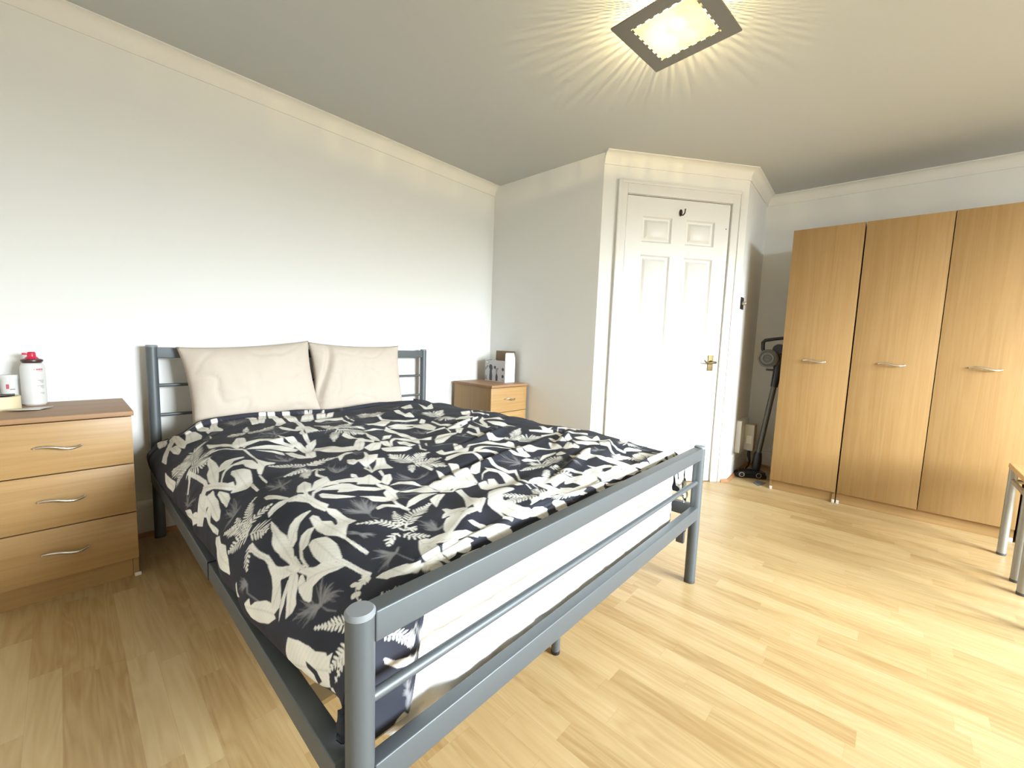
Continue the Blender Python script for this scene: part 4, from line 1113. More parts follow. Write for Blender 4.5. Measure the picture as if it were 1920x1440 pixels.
918,1425 886,1465 846,1506 842,1525 838,1543 850,1537 855,1519 857,1502 895,1463 930,1422
760,1388 743,1416 727,1442 733,1440 748,1413 766,1385
1221,881 1210,919 1202,952 1156,1017 1167,1046 1134,1104 1163,1086 1203,1018 1192,990 1238,927 1252,884 1264,844
1142,958 1134,1004 1144,1030 1166,1009 1156,983 1164,939
1561,543 1518,602 1525,634 1532,663 1518,722 1544,698 1559,637 1552,606 1544,577 1584,524
1367,1199 1401,1199 1438,1199 1475,1197 1486,1216 1497,1236 1508,1255 1517,1278 1526,1302 1537,1322 1570,1302 1561,1280 1552,1257 1543,1233 1531,1213 1519,1194 1507,1175 1466,1176 1428,1177 1392,1177
1385,1112 1410,1127 1435,1145 1461,1155 1489,1167 1522,1142 1493,1132 1466,1120 1439,1104 1414,1089
1527,1172 1572,1142 1612,1160 1606,1188 1601,1217 1632,1198 1640,1167 1651,1134 1594,1124 1529,1165
1027,1532 1043,1543 1058,1557 1062,1573 1067,1588 1072,1604 1083,1597 1079,1581 1075,1565 1070,1549 1055,1537 1039,1523
886,1630 905,1635 925,1640 952,1642 979,1642 1006,1646 1019,1634 992,1632 966,1630 938,1629 919,1624 900,1619
823,1547 809,1578 814,1576 829,1545
850,1551 840,1578 846,1575 856,1547
1260,1602 1252,1625 1244,1644 1260,1640 1269,1619 1278,1596
1483,1422 1515,1425 1547,1427 1475,1482 1443,1521 1453,1551 1471,1543 1462,1514 1493,1476 1570,1417 1535,1413 1501,1410
1586,1172 1627,1185 1629,1226 1670,1201 1651,1170 1608,1155'''
DUVET_GREY = '''
170,1543 172,1567 185,1593 187,1593 176,1567 172,1543
110,1290 93,1301 93,1329 93,1356 98,1359 98,1334 97,1308 114,1299
396,1410 389,1435 396,1454 399,1449 393,1431 401,1409
351,1591 354,1617 358,1632 362,1649 365,1644 361,1629 358,1615 353,1589'''
DUVET_FRONDS = '''
60 1.0 189,494 191,490 208,443 212,428 228,365 232,357 246,353 250,352 265,346 269,344 285,332 286,330
52 1.0 197,520 199,520 224,510 229,510 244,515 248,517 263,521 268,521 283,521 285,521
69 1.0 191,528 193,534 211,577 216,585 235,605 238,608
48 1.0 186,494 184,489 170,446 166,432 144,356 141,348
44 1.0 180,501 176,500 150,486 144,483 126,475 124,474
27 1.0 430,990 428,988 416,974 413,971 402,956 399,953 389,944 386,941 375,932 373,929 363,919 361,916 351,904 350,903
23 1.0 420,1015 416,1015 389,1023 384,1025 369,1027 365,1028 351,1028 349,1028
17 1.0 418,1025 416,1028 404,1059 401,1067 388,1102 386,1107
36 1.0 434,994 435,993 452,990 457,988 477,979 480,977
38 1.0 420,409 417,408 389,401 384,398 360,385 358,384
41 1.0 423,412 425,412 442,416 445,416 462,418 467,419 482,419 488,416 510,395 515,390 538,366 541,363
15 1.0 425,394 425,388 432,349 434,341 447,306 449,302
23 1.0 191,1192 191,1189 200,1166 201,1160 210,1135 212,1129 223,1107 226,1102 237,1076 241,1072 257,1060 260,1059
22 1.0 205,1172 207,1172 216,1170 218,1170 229,1167 231,1167 241,1168 244,1168 254,1170 257,1170 268,1170 270,1170
37 1.0 191,1204 193,1207 207,1223 209,1228 220,1253 220,1257
29 1.0 188,1197 188,1194 185,1170 184,1163 182,1137 180,1132 170,1117 168,1112 158,1094 156,1089 144,1069 143,1067
28 1.0 187,1200 185,1199 174,1187 172,1184 161,1172 158,1169 144,1160 140,1157 124,1143 122,1142
20 1.0 174,1231 172,1233 164,1243 162,1245 154,1253 152,1255 143,1267 141,1271 132,1281 131,1281
19 1.0 184,1135 184,1132 186,1104 187,1099 192,1083 193,1081
17 2.2 287,1602 286,1602 277,1603 275,1603 266,1604 265,1604 256,1604 254,1606 245,1619 244,1621 241,1631 241,1633 239,1642 238,1644 235,1655 234,1655
10 1.0 283,1600 282,1601 272,1604 270,1606 261,1612 261,1612
19 1.0 205,1681 203,1677 193,1655 192,1649 188,1633 186,1629 176,1614 174,1610 165,1595 162,1592 154,1581 152,1578 144,1567 142,1565 134,1553 133,1551
25 1.0 199,1681 196,1679 183,1668 180,1666 172,1659 170,1657 161,1650 159,1648 147,1642 144,1640 133,1634 130,1632 120,1628 118,1627 108,1622 105,1621 94,1615 92,1614
15 1.4 191,1679 189,1677 179,1670 176,1668 168,1662 166,1660 158,1655 156,1653 148,1648 146,1646 138,1642 136,1642 129,1642 127,1642 120,1642 118,1642 110,1640 108,1640 99,1639 97,1638 88,1636 87,1636
20 2.0 228,1634 228,1635 222,1646 220,1648 211,1653 210,1653
18 1.0 277,1771 278,1772 290,1781 293,1783 305,1792 308,1794 317,1807 319,1810 328,1821 330,1827 340,1863 341,1869
41 1.0 713,618 713,612 715,563 716,550 716,498 716,490 704,471 701,467 688,450 687,447
46 1.0 722,605 730,596 789,525 803,511 850,473 856,467
76 1.0 713,618 713,622 728,648 731,654 745,681 748,685 756,707 757,713 765,734 766,737
25 1.0 696,647 690,654 659,707 651,721 626,773 624,779
48 1.0 730,589 733,589 754,590 759,590 780,592 786,592 808,592 813,596 825,638 826,643
33 1.0 705,592 702,593 682,595 679,596 659,598 654,599 635,600 632,599 616,592 613,590 599,583 597,582
29 1.0 439,999 442,998 462,988 467,985 487,976 492,974 512,977 517,977 536,979 539,980
24 1.0 420,1026 418,1030 403,1057 398,1065 384,1097 381,1101
21 1.0 430,1036 430,1037 440,1051 442,1054 452,1068 452,1070
47 1.0 684,1180 685,1175 690,1127 690,1117 685,1099 684,1093 679,1073 679,1070
33 1.0 694,1176 698,1174 727,1155 734,1150 766,1129 774,1125 804,1122 809,1121
37 1.0 693,1187 695,1187 715,1188 720,1188 740,1188 745,1189 766,1194 772,1195 795,1199 798,1200
44 1.0 690,1197 691,1199 702,1208 705,1211 718,1220 721,1222 733,1231 734,1235 741,1255 742,1260 748,1279 750,1282
14 1.0 679,1202 676,1205 654,1234 649,1240 639,1258 638,1260
88 1.0 1013,380 1016,370 1040,290 1042,276 1040,249 1040,245
63 1.0 1013,380 1019,374 1062,335 1073,323 1118,259 1124,251
93 1.0 1291,582 1292,574 1305,508 1303,497 1278,480 1275,478
82 1.0 1295,585 1293,590 1287,634 1287,643 1295,672 1296,675
36 1.0 1310,564 1315,559 1352,505 1363,495 1407,466 1413,461
17 1.0 411,1517 413,1512 430,1477 433,1469 447,1442 449,1438
31 1.0 422,1521 424,1519 440,1507 445,1505 462,1492 466,1490 480,1484 484,1484 499,1478 502,1477 518,1471 522,1470 538,1465 539,1463
18 1.0 406,1517 405,1515 401,1502 400,1499 396,1486 394,1482 391,1469 389,1467 379,1461 377,1459 368,1454 366,1453 358,1446 356,1446 347,1439 347,1438
19 1.0 393,1535 391,1537 374,1539 370,1541 353,1559 351,1561
18 1.0 399,1547 400,1549 406,1567 408,1569 415,1577 417,1579 425,1587 427,1589 434,1596 435,1598
23 1.0 405,1537 406,1537 416,1529 418,1529 423,1538 425,1541 430,1551 432,1551
33 1.0 1235,1163 1241,1158 1285,1112 1300,1101 1382,1055 1393,1049
65 1.0 1227,1187 1230,1187 1259,1180 1267,1177 1299,1169 1304,1168 1321,1177 1324,1177 1341,1185 1345,1187 1361,1194 1364,1195
36 1.0 1223,1167 1224,1163 1233,1132 1233,1125 1227,1107 1227,1104
55 1.0 1042,1467 1044,1464 1058,1429 1059,1424 1046,1418 1043,1416 1031,1411 1029,1410
43 1.0 1077,1449 1083,1448 1127,1437 1135,1436 1159,1440 1162,1440
14 1.0 1010,1489 1003,1493 953,1525 941,1533 899,1561 893,1565
29 1.0 1035,1480 1036,1482 1049,1492 1052,1492 1070,1492 1072,1492
24 1.0 1035,1461 1033,1461 1022,1452 1019,1450 1008,1442 1003,1440 986,1438 982,1437 963,1435 959,1435 941,1433 938,1433
41 1.0 985,1539 986,1539 1005,1545 1009,1547 1026,1553 1029,1555 1033,1565 1035,1567
15 1.0 788,1617 791,1615 813,1594 818,1591 836,1581 838,1580
25 1.0 780,1623 778,1623 763,1619 760,1619 745,1615 742,1614 728,1610 724,1610 711,1608 708,1608 695,1608 691,1607 679,1606 676,1606 663,1605 660,1605 648,1604 648,1604
117 1.0 787,1634 789,1634 804,1636 807,1638 822,1640 826,1642 841,1644 845,1647 856,1686 859,1695 871,1728 875,1735 888,1764 892,1771 906,1798 910,1805 926,1832 930,1839 946,1866 948,1870
16 1.0 757,1608 756,1608 747,1602 745,1600 736,1594 733,1592 724,1586 722,1585 713,1579 710,1578 701,1573 699,1571 690,1565 687,1565 679,1559 677,1558
43 1.0 1419,1607 1418,1606 1404,1593 1401,1590 1388,1577 1383,1575 1360,1569 1355,1568 1334,1563 1331,1561
129 1.0 1396,1623 1399,1625 1429,1631 1437,1632 1469,1638 1473,1640 1477,1710 1479,1731 1495,1805 1499,1823 1521,1888 1527,1904 1555,1967 1559,1976
38 1.0 1450,1592 1453,1593 1476,1598 1482,1598 1505,1602 1511,1604 1525,1612 1529,1614 1544,1621 1547,1623
64 1.0 1602,1469 1599,1472 1579,1496 1575,1502 1572,1521 1572,1523'''
DUVET_WISPS = '''
413,236 398,49 422,54 450,60 485,68 510,77
495,545 474,468 505,478 565,508 475,599
411,898 370,812 410,789 459,838
100,684 148,664 124,612 94,619 151,757
319,1097 290,1067 299,1021 335,1027 358,1063 314,1142
170,1543 220,1523 225,1555 229,1592 156,1487 116,1486 137,1523
189,1057 144,1049 185,982 218,966 219,1037
109,1297 100,1252 79,1255 113,1268
328,1965 317,1940 338,1983 327,1912 336,2019
399,1409 413,1320 429,1327 439,1359 365,1346
465,1125 489,1023 505,1084 520,1076 482,1063
617,1315 566,1260 597,1236 680,1285
928,1062 868,1062 922,1025 980,1059
1006,824 1001,732 1039,713 1086,752
792,415 708,415 768,352 839,410
352,1590 323,1546 307,1566 367,1576 298,1610 325,1589
462,1588 455,1523 479,1539 507,1584 442,1561
403,1400 405,1318 434,1331 437,1385 365,1346
331,1480 317,1451 356,1509 337,1506
996,1385 1030,1318 933,1336 970,1308 931,1392
745,1533 716,1465 707,1519 785,1521 740,1511
1302,1006 1260,974 1327,946 1342,1014
1128,1511 1078,1497 1124,1478 1122,1553
1079,998 1063,968 1123,972 1100,1033
1558,1555 1579,1515 1504,1565 1616,1555 1593,1597
1342,1492 1292,1492 1368,1461 1392,1499'''


def duvet_pattern(us, vs, SU, SV):
    """paints the leaf print on the cloth grid: leaves and stems as filled outlines, palm fronds leaflet by leaflet, faint grey sprays"""
    rng = np.random.RandomState(11)
    nv, nu = len(vs), len(us)
    UU, VV = np.meshgrid(us, vs)
    base = np.array((0.028, 0.030, 0.043)); cream = np.array((0.80, 0.79, 0.745)); grey = np.array((0.25, 0.25, 0.265))
    mott = np.zeros((nv, nu))
    for k in range(7):
        a, b2, c2 = rng.uniform(4, 26), rng.uniform(-20, 20), rng.uniform(0, 6)
        mott += np.sin(UU * a * 2 + VV * b2 + c2 + 1.5 * np.sin(VV * a + c2)) / 7
    colr = base * (1 + 0.35 * mott[..., None])

    def fill(poly, paint, alpha=1.0):
        q_ = np.asarray(poly, float)
        lo, hi = q_.min(0), q_.max(0)
        i0, i1 = np.searchsorted(us, lo[0]), np.searchsorted(us, hi[0], 'right')
        j0, j1 = np.searchsorted(vs, lo[1]), np.searchsorted(vs, hi[1], 'right')
        if i1 <= i0 or j1 <= j0: return
        x, y = UU[j0:j1, i0:i1], VV[j0:j1, i0:i1]
        cov = np.zeros(x.shape)
        n = len(q_)
        hx = np.gradient(us)[i0:i1][None, :] if i1 - i0 > 0 else 0
        hy = np.gradient(vs)[j0:j1][:, None]
        for ox, oy in ((-0.3, -0.3), (0.3, -0.3), (-0.3, 0.3), (0.3, 0.3), (0, 0)):
            ins = np.zeros(x.shape, bool)
            xs_, ys_ = x + hx * ox, y + hy * oy
            for k in range(n):
                x0, y0 = q_[k]; x1, y1 = q_[(k + 1) % n]
                if y0 == y1: continue
                c_ = (y0 > ys_) != (y1 > ys_)
                ins ^= c_ & (xs_ < (x1 - x0) * (ys_ - y0) / (y1 - y0) + x0)
            cov += ins * 0.2
        sub = colr[j0:j1, i0:i1]
        v = paint(x, y) if callable(paint) else np.broadcast_to(paint, x.shape + (3,))
        cov = (cov * alpha)[..., None]
        sub[:] = sub * (1 - cov) + v * cov

    def leaf_paint(q_):
        q_ = np.asarray(q_, float)
        c0 = q_.mean(0)
        w_, ev = np.linalg.eigh(np.cov((q_ - c0).T) + 1e-12 * np.eye(2))
        ax, pr = ev[:, 1], ev[:, 0]
        ph = rng.uniform(0, 6)
        def f(x, y):
            t = (x - c0[0]) * ax[0] + (y - c0[1]) * ax[1]
            s = (x - c0[0]) * pr[0] + (y - c0[1]) * pr[1]
            tone = 1.0 - 0.16 * np.exp(-(s / 0.0022) ** 2) - 0.055 * (np.sin((np.abs(s) * 1.3 - t) * 420 + ph) > 0.55) + 0.04 * np.sin(t * 70 + ph)
            return cream * tone[..., None]
        return f

    def parse(txt):
        for line in txt.strip().split('\n'):
            w_ = line.split()
            yield w_
    def pt(w_): return [tuple(int(v) / 1000.0 for v in s_.split(',')) for s_ in w_]

    def strand(a, b2, w_, paint, alpha, bend=0.0):
        a, b2 = np.array(a), np.array(b2)
        d_ = b2 - a; L_ = np.hypot(*d_)
        if L_ < 1e-4: return
        nn = np.array((-d_[1], d_[0])) / L_
        ts = np.linspace(0, 1, 7)
        c_ = a + d_ * ts[:, None] + nn * (bend * L_ * 4 * ts * (1 - ts))[:, None]
        hw = (w_ * (1 - 0.75 * ts) / 2)[:, None]
        fill(np.vstack([c_ + nn * hw, (c_ - nn * hw)[::-1]]), paint, alpha)

    for w_ in parse(DUVET_WISPS):
        q_ = pt(w_); o_ = np.array(q_[0])
        for e2 in q_[1:]:
            d_ = np.array(e2) - o_
            L_ = min(np.hypot(*d_), 0.22); ang = math.atan2(d_[1], d_[0])
            bend = rng.uniform(-0.12, 0.12)
            for k in range(13):
                t = rng.uniform(0.0, 0.55)
                st = o_ + d_ / (np.hypot(*d_) + 1e-9) * L_ * t
                a2 = ang + rng.uniform(-0.55, 0.55)
                l2 = L_ * rng.uniform(0.35, 0.7) * (1 - 0.5 * t)
                strand(st, st + l2 * np.array((math.cos(a2), math.sin(a2))), 0.0052, grey, 0.30, rng.uniform(-0.1, 0.1))
            strand(o_, o_ + d_ / (np.hypot(*d_) + 1e-9) * L_, 0.008, grey, 0.55, bend)
    for k in range(34):                                   # more faint sprays between the motifs
        o_ = np.array((rng.uniform(0.1, 1.8), rng.uniform(0.05, 2.0))); a1 = rng.uniform(0, 6.28)
        for m_ in range(3):
            a2 = a1 + (m_ - 1) * 0.7 + rng.uniform(-0.2, 0.2); L_ = rng.uniform(0.05, 0.11)
            for q2 in range(10):
                t = rng.uniform(0, 0.6); a3 = a2 + rng.uniform(-0.5, 0.5)
                st = o_ + L_ * t * np.array((math.cos(a2), math.sin(a2)))
                strand(st, st + L_ * rng.uniform(0.3, 0.6) * np.array((math.cos(a3), math.sin(a3))), 0.0055, grey, 0.22)
    for w_ in parse(DUVET_GREY):
        fill(pt(w_), grey, 0.6)
    leaves = [pt(w_) for w_ in parse(DUVET_LEAVES)]
    for k in range(22):                                   # leaves along the foot edge
        c0 = (0.42 + 1.15 * (k + rng.uniform(0, 1)) / 22, rng.uniform(1.54, 1.71)); a2 = rng.uniform(-0.9, 0.9); L_ = rng.uniform(0.035, 0.062)
        pts_ = []
        for m_ in range(14):
            t = 2 * math.pi * m_ / 14
            x, y = L_ * math.cos(t), L_ * 0.30 * math.sin(t) * (1 + 0.35 * math.cos(t)) * rng.uniform(0.85, 1.12) + 0.25 * L_ * math.cos(t) ** 2
            pts_.append((c0[0] + x * math.cos(a2) - y * math.sin(a2), c0[1] + x * math.sin(a2) + y * math.cos(a2)))
        leaves.append(pts_)
    for k in range(20):                                   # and over the tucked foot hem, where the cloth is gathered short
        c0 = (0.44 + 1.18 * (k + rng.uniform(0, 1)) / 20, rng.uniform(1.66, 1.95)); L_ = rng.uniform(0.08, 0.17); w3 = rng.uniform(0.018, 0.036)
        leaves.append([(c0[0] + w3 * math.sin(2 * math.pi * m_ / 12) + 0.1 * L_ * math.cos(2 * math.pi * m_ / 12), c0[1] + L_ * math.cos(2 * math.pi * m_ / 12)) for m_ in range(12)])
    leaves += [[(1.70, 1.70), (1.76, 1.72), (1.80, 1.86), (1.78, 2.02), (1.72, 2.00), (1.74, 1.88)], [(1.82, 1.62), (1.90, 1.66), (1.93, 1.80), (1.93, 1.95), (1.86, 1.98), (1.87, 1.80)]]
    # the same motifs carry on over the part of the cloth that hangs out of sight on the right
    for k in range(26):
        c0 = (rng.uniform(1.66, 1.93), rng.uniform(0.0, 2.0)); a2 = rng.uniform(0, 6.28); L_ = rng.uniform(0.05, 0.10)
        pts_ = []
        for m_ in range(12):
            t = 2 * math.pi * m_ / 12
            x, y = L_ * math.cos(t), L_ * 0.25 * math.sin(t) * (1 + 0.3 * math.cos(t))
            pts_.append((c0[0] + x * math.cos(a2) - y * math.sin(a2), c0[1] + x * math.sin(a2) + y * math.cos(a2)))
        leaves.append(pts_)
    for q_ in leaves:
        q_ = np.array(q_); c0 = q_.mean(0)
        w_, ev = np.linalg.eigh(np.cov((q_ - c0).T) + 1e-12 * np.eye(2))
        loc_ = (q_ - c0) @ ev
        loc_ *= np.array((1.0 + 0.0035 / (math.sqrt(max(w_[0], 0)) + 0.006), 1.03))
        q_ = c0 + loc_ @ ev.T
        fill(q_, leaf_paint(q_))
    for w_ in parse(DUVET_FRONDS):
        ln, fat, q_ = int(w_[0]) / 1000.0, float(w_[1]), np.array(pt(w_[2:]))
        ln = min(max(ln, 0.018), 0.085)
        s_ = np.concatenate([[0], np.cumsum(np.hypot(*np.diff(q_, axis=0).T))])
        L_ = s_[-1]
        step = 0.0098 * fat
        n = max(4, int(L_ / step))
        tone = cream * rng.uniform(0.93, 1.03)
        for k in range(n):
            t = (k + 0.3) / n
            c_ = np.array((np.interp(t * L_, s_, q_[:, 0]), np.interp(t * L_, s_, q_[:, 1])))
            c3 = np.array((np.interp(min(t * L_ + 0.01, L_), s_, q_[:, 0]), np.interp(min(t * L_ + 0.01, L_), s_, q_[:, 1])))
            c1 = np.array((np.interp(max(t * L_ - 0.01, 0), s_, q_[:, 0]), np.interp(max(t * L_ - 0.01, 0), s_, q_[:, 1])))
            a2 = math.atan2(*(c3 - c1)[::-1])
            l2 = ln * (0.55 + 0.45 * math.sin(math.pi * min(1, t * 1.1 + 0.12))) * (1 - 0.55 * max(0, t - 0.6) / 0.4)
            for sg in (1, -1):
                a3 = a2 + sg * (1.02 - 0.45 * t) + rng.uniform(-0.07, 0.07)
                e2 = c_ + l2 * rng.uniform(0.9, 1.08) * np.array((math.cos(a3), math.sin(a3)))
                dd = e2 - c_; nn = np.array((-dd[1], dd[0])) / (np.hypot(*dd) + 1e-9)
                w2 = 0.0029 * fat
                fill([c_ + nn * w2 * 0.5, c_ + dd * 0.45 + nn * w2, c_ + dd * 0.8 + nn * w2 * 0.7, e2, c_ + dd * 0.8 - nn * w2 * 0.7, c_ + dd * 0.45 - nn * w2, c_ - nn * w2 * 0.5], tone)
        for k in range(len(q_) - 1):
            strand(q_[k], q_[k + 1], 0.005, cream * 0.88, 1.0)
    # pale piping along the hems
    edge = (UU < 0.0045) | (VV > SV - 0.0045)
    colr[edge] = (0.55, 0.53, 0.49)
    return colr


duvet = build_duvet()
tag(duvet, 'charcoal duvet printed with cream palm leaves spread over the bed', 'duvet')


# ------------------------------------------------------------------ cabinets
def wave_handle(name, parent, c, half, m='satin', axis=0):
    """thin wavy bow handle centred at c on a front that faces local -y"""
    b = MB()
    pts, rs = [], []
    for k in range(25):
        t = -1 + 2 * k / 24
        pts.append((c[0] + half * t, c[1] - 0.006 - 0.018 * (1 - abs(t) ** 3), c[2] - 0.0065 * math.sin(t * math.pi * 0.9)))
        rs.append(0.0030 + 0.0024 * (1 - t * t))
    b.tube(pts, rs, m, 10)
    for s in (-1, 1):
        b.tube([(c[0] + half * 0.96 * s, c[1] - 0.001, pts[0 if s < 0 else -1][2]), (c[0] + half * 0.96 * s, c[1] - 0.010, pts[0 if s < 0 else -1][2])], 0.0034, m, 10)
    return b.build(name, parent)


def make_cabinet(label, loc, rotz, depth):
    """three-drawer bedside cabinet; local origin at its back centre on the floor, front towards -y"""
    w = 0.398
    t = thing('bedside_cabinet', label, 'bedside cabinet', loc, rotz, 'beech bedside cabinets')
    hw = w / 2 - 0.006
    fy = -depth + 0.012
    b = MB()
    b.box((-hw, fy + 0.018, 0.0), (-hw + 0.016, -0.002, 0.649), 'wood_v')
    b.box((hw - 0.016, fy + 0.018, 0.0), (hw, -0.002, 0.649), 'wood_v')
    b.box((-hw + 0.016, -0.010, 0.03), (hw - 0.016, -0.002, 0.649), 'wood_v')
    b.box((-hw + 0.016, fy + 0.03, 0.075), (hw - 0.016, -0.011, 0.085), 'gap')
    b.build('carcass', t)
    b = MB(); b.box((-w / 2, -depth, 0.650), (w / 2, 0, 0.668), 'wood_top', 0.003, 3); b.build('top', t)
    b = MB(); b.box((-hw + 0.0165, fy + 0.030, 0.0), (hw - 0.0165, fy + 0.046, 0.074), 'wood_h'); b.build('plinth', t)
    for z0, z1 in ((0.4645, 0.6455), (0.271, 0.4605), (0.082, 0.267)):
        b = MB()
        b.box((-hw, fy, z0), (hw, fy + 0.016, z1), 'wood_h', 0.0012, 2)
        b.box((-hw + 0.020, fy + 0.017, z0 + 0.012), (hw - 0.020, -0.03, z1 - 0.02), 'wood_v')
        d = b.build('drawer', t)
        h = wave_handle('handle', d, (0.0, fy, (z0 + z1) / 2 + 0.004), 0.058)
        h['label'] = 'wavy satin nickel handle'
    for s in (-1, 1):
        b = MB(); b.box((s * (hw - 0.004) - 0.010, fy + 0.014, 0.0), (s * (hw - 0.004) + 0.010, fy + 0.022, 0.014), 'glide', 0.002); b.build('foot_clip', t)
    return t


cab = make_cabinet('beech three-drawer bedside cabinet at the left of the bed, crowded with toiletries', (-0.302, -0.020, 0), 0, 0.428)
cab2 = dup(cab, (1.9915, -0.034, 0), 0, 'beech three-drawer bedside cabinet in the corner beyond the bed, holding an open box', 'beech bedside cabinets')


def make_wardrobe(label, t0, widths, group, depth=0.56):
    g = Vector((math.sin(0.0254), -math.cos(0.0254)))
    p = Vector((3.1255, -1.9642)) + g * t0
    W = sum(widths)
    # local x along the fronts, local -y towards the room
    t = thing('wardrobe', label, 'wardrobe', (p.x, p.y, 0), math.atan2(g.y, g.x), group)
    H, P0 = 1.799, 0.073
    b = MB()
    b.box((0.0008, 0.018, 0), (0.018, depth, H), 'wood_v')
    b.box((W - 0.018, 0.018, 0), (W - 0.0008, depth, H), 'wood_v')
    b.box((0.018, 0.018, H - 0.018), (W - 0.018, depth, H), 'wood_v')
    b.box((0.018, depth - 0.008, 0.02), (W - 0.018, depth, H - 0.018), 'wood_v')
    b.box((0.018, 0.030, P0 - 0.005), (W - 0.018, depth - 0.008, P0 + 0.013), 'wood_v')
    b.build('carcass', t)
    b = MB(); b.box((0.0185, 0.026, 0.0), (W - 0.0185, 0.042, P0 - 0.006), 'wood_h'); b.build('plinth', t)
    x = 0.0
    for w in widths:
        b = MB(); b.box((x + 0.002, 0.0, P0), (x + w - 0.002, 0.0165, H - 0.001), 'wood_v', 0.0012, 2)
        d = b.build('door', t)
        h = wave_handle('handle', d, (x + w / 2, 0.0, 0.928), 0.062); h['label'] = 'wavy satin nickel handle'
        x += w
    for xx in (0.010, W - 0.010):
        b = MB(); b.box((xx - 0.008, 0.010, 0.0), (xx + 0.008, 0.020, 0.022), 'glide', 0.002); b.build('foot_clip', t)
    return t


make_wardrobe('narrow one-door beech wardrobe beside the alcove with the vacuum', 0.0, [0.376], 'beech wardrobes along the right wall')
make_wardrobe('wide two-door beech wardrobe behind the stool', 0.3795, [0.3815, 0.3815], 'beech wardrobes along the right wall')
make_wardrobe('beech wardrobe furthest along the wall, only its edge showing past the stool', 1.158, [0.360], 'beech wardrobes along the right wall')


# ------------------------------------------------------------------ ceiling lamp
def make_lamp():
    c = (1.3413, -1.8421)
    rot = -0.078
    t = thing('ceiling_lamp', 'square flush ceiling lamp with dark frame and glowing glass', 'ceiling lamp', (c[0], c[1], HC), rot)
    zp = 2.160 - HC
    b = MB()
    b.box((-0.06, -0.06, -0.012), (0.06, 0.06, 0.0), 'gloss', 0.003); b.build('ceiling_rose', t)
    # dark square plate with a toothed inner edge
    b = MB()
    o, i = 0.1713, 0.1185
    for T in range(4):
        R = Matrix.Rotation(T * math.pi / 2, 4, 'Z')
        b.prism([(-o, -o), (o, -o), (i, -i), (-i, -i)], zp, zp + 0.006, 'shade_metal', R)
        n = 7
        for k in range(n):
            xx = -i + (2 * i) * (k + 0.5) / n
            b.box((xx - 0.0075, -i - 0.0005, zp + 0.0005), (xx + 0.0075, -i + 0.0062, zp + 0.0055), 'shade_metal', T=R)
    b.build('shade_frame', t)
    # ribbed glass sides between plate and ceiling
    b = MB()
    for T in range(4):
        R = Matrix.Rotation(T * math.pi / 2, 4, 'Z')
        n = 21
        for k in range(n):
            xx = -0.112 + 0.224 * k / (n - 1)
            b.box((xx - 0.0014, -0.1140, zp + 0.008), (xx + 0.0014, -0.1118, -0.004), 'rib_glass', T=R)
    b.build('glass_ribs', t)
    b = MB(); b.box((-0.111, -0.111, zp - 0.002), (0.111, 0.111, zp + 0.001), 'lamp_glass', 0.0008); g = b.build('diffuser', t)
    for x, y, z, w in LAMPS:
        b = MB(); b.tube([(x - 0.022, y, z), (x - 0.02, y, z), (x + 0.02, y, z), (x + 0.022, y, z)], [0.003, 0.0055, 0.0055, 0.003], 'bulb', 10); bo = b.build('bulb', t)
        bo.visible_shadow = True
        ld = bpy.data.lights.new('lamp_light', 'POINT'); ld.energy = w; ld.color = (1.0, 0.80, 0.42); ld.shadow_soft_size = 0.004
        lo = bpy.data.objects.new('lamp_light', ld); COL.objects.link(lo); lo.parent = t; lo.location = (x, y + 0.012, z + 0.008)
    return t


LAMPS = [(0.03, 0.035, 2.1700 - HC, 13.0), (-0.03, -0.03, 2.1700 - HC, 13.0)]
m, t, bb = new_mat('lamp_glass')
t.nodes.remove(bb)
tl = t.nodes.new('ShaderNodeBsdfTranslucent'); tl.inputs[0].default_value = (0.66, 0.60, 0.36, 1)
em = t.nodes.new('ShaderNodeEmission'); em.inputs[0].default_value = (1.0, 0.88, 0.44, 1); em.inputs[1].default_value = 0.62
ads = t.nodes.new('ShaderNodeAddShader')
t.links.new(tl.outputs[0], ads.inputs[0]); t.links.new(em.outputs[0], ads.inputs[1])
t.links.new(ads.outputs[0], t.nodes['Material Output'].inputs[0])
M['lamp_glass'] = m
m, t, bb = new_mat('lit_bulb')
bb.inputs['Emission Color'].default_value = (1.0, 0.85, 0.55, 1); bb.inputs['Emission Strength'].default_value = 30.0
M['bulb'] = m
M['rib_glass'] = mat('ribbed_glass', (0.75, 0.70, 0.55), 0.2)
make_lamp()

# ------------------------------------------------------------------ things on the left cabinet
ZT = 0.668
b_ = thing('pump_bottle', 'white bottle with red flip cap and dark collar on left cabinet', 'bottle', (-0.360, -0.085, ZT))
b_.scale = (0.73, 0.73, 1)
b = MB()
b.lathe([(0, 0), (0.040, 0), (0.0455, 0.006), (0.046, 0.03), (0.046, 0.135), (0.0445, 0.152), (0.038, 0.163), (0.030, 0.166), (0, 0.166)], 'white_plastic', 40)
BODY = b
b = MB(); b.lathe([(0, 0.1655), (0.034, 0.1655), (0.041, 0.172), (0.040, 0.178), (0.030, 0.181), (0, 0.181)], 'maroon', 36); cl = b.build('collar', b_); cl['label'] = 'dark maroon collar'
b = MB()
b.lathe([(0, 0.1812), (0.027, 0.1812), (0.022, 0.187), (0.0165, 0.190), (0.0155, 0.204), (0.0120, 0.208), (0, 0.208)], 'red', 30)
b.box((-0.034, -0.005, 0.196), (-0.014, 0.005, 0.204), 'red', 0.002)
cp_ = b.build('cap', b_); cp_['label'] = 'red flip cap'
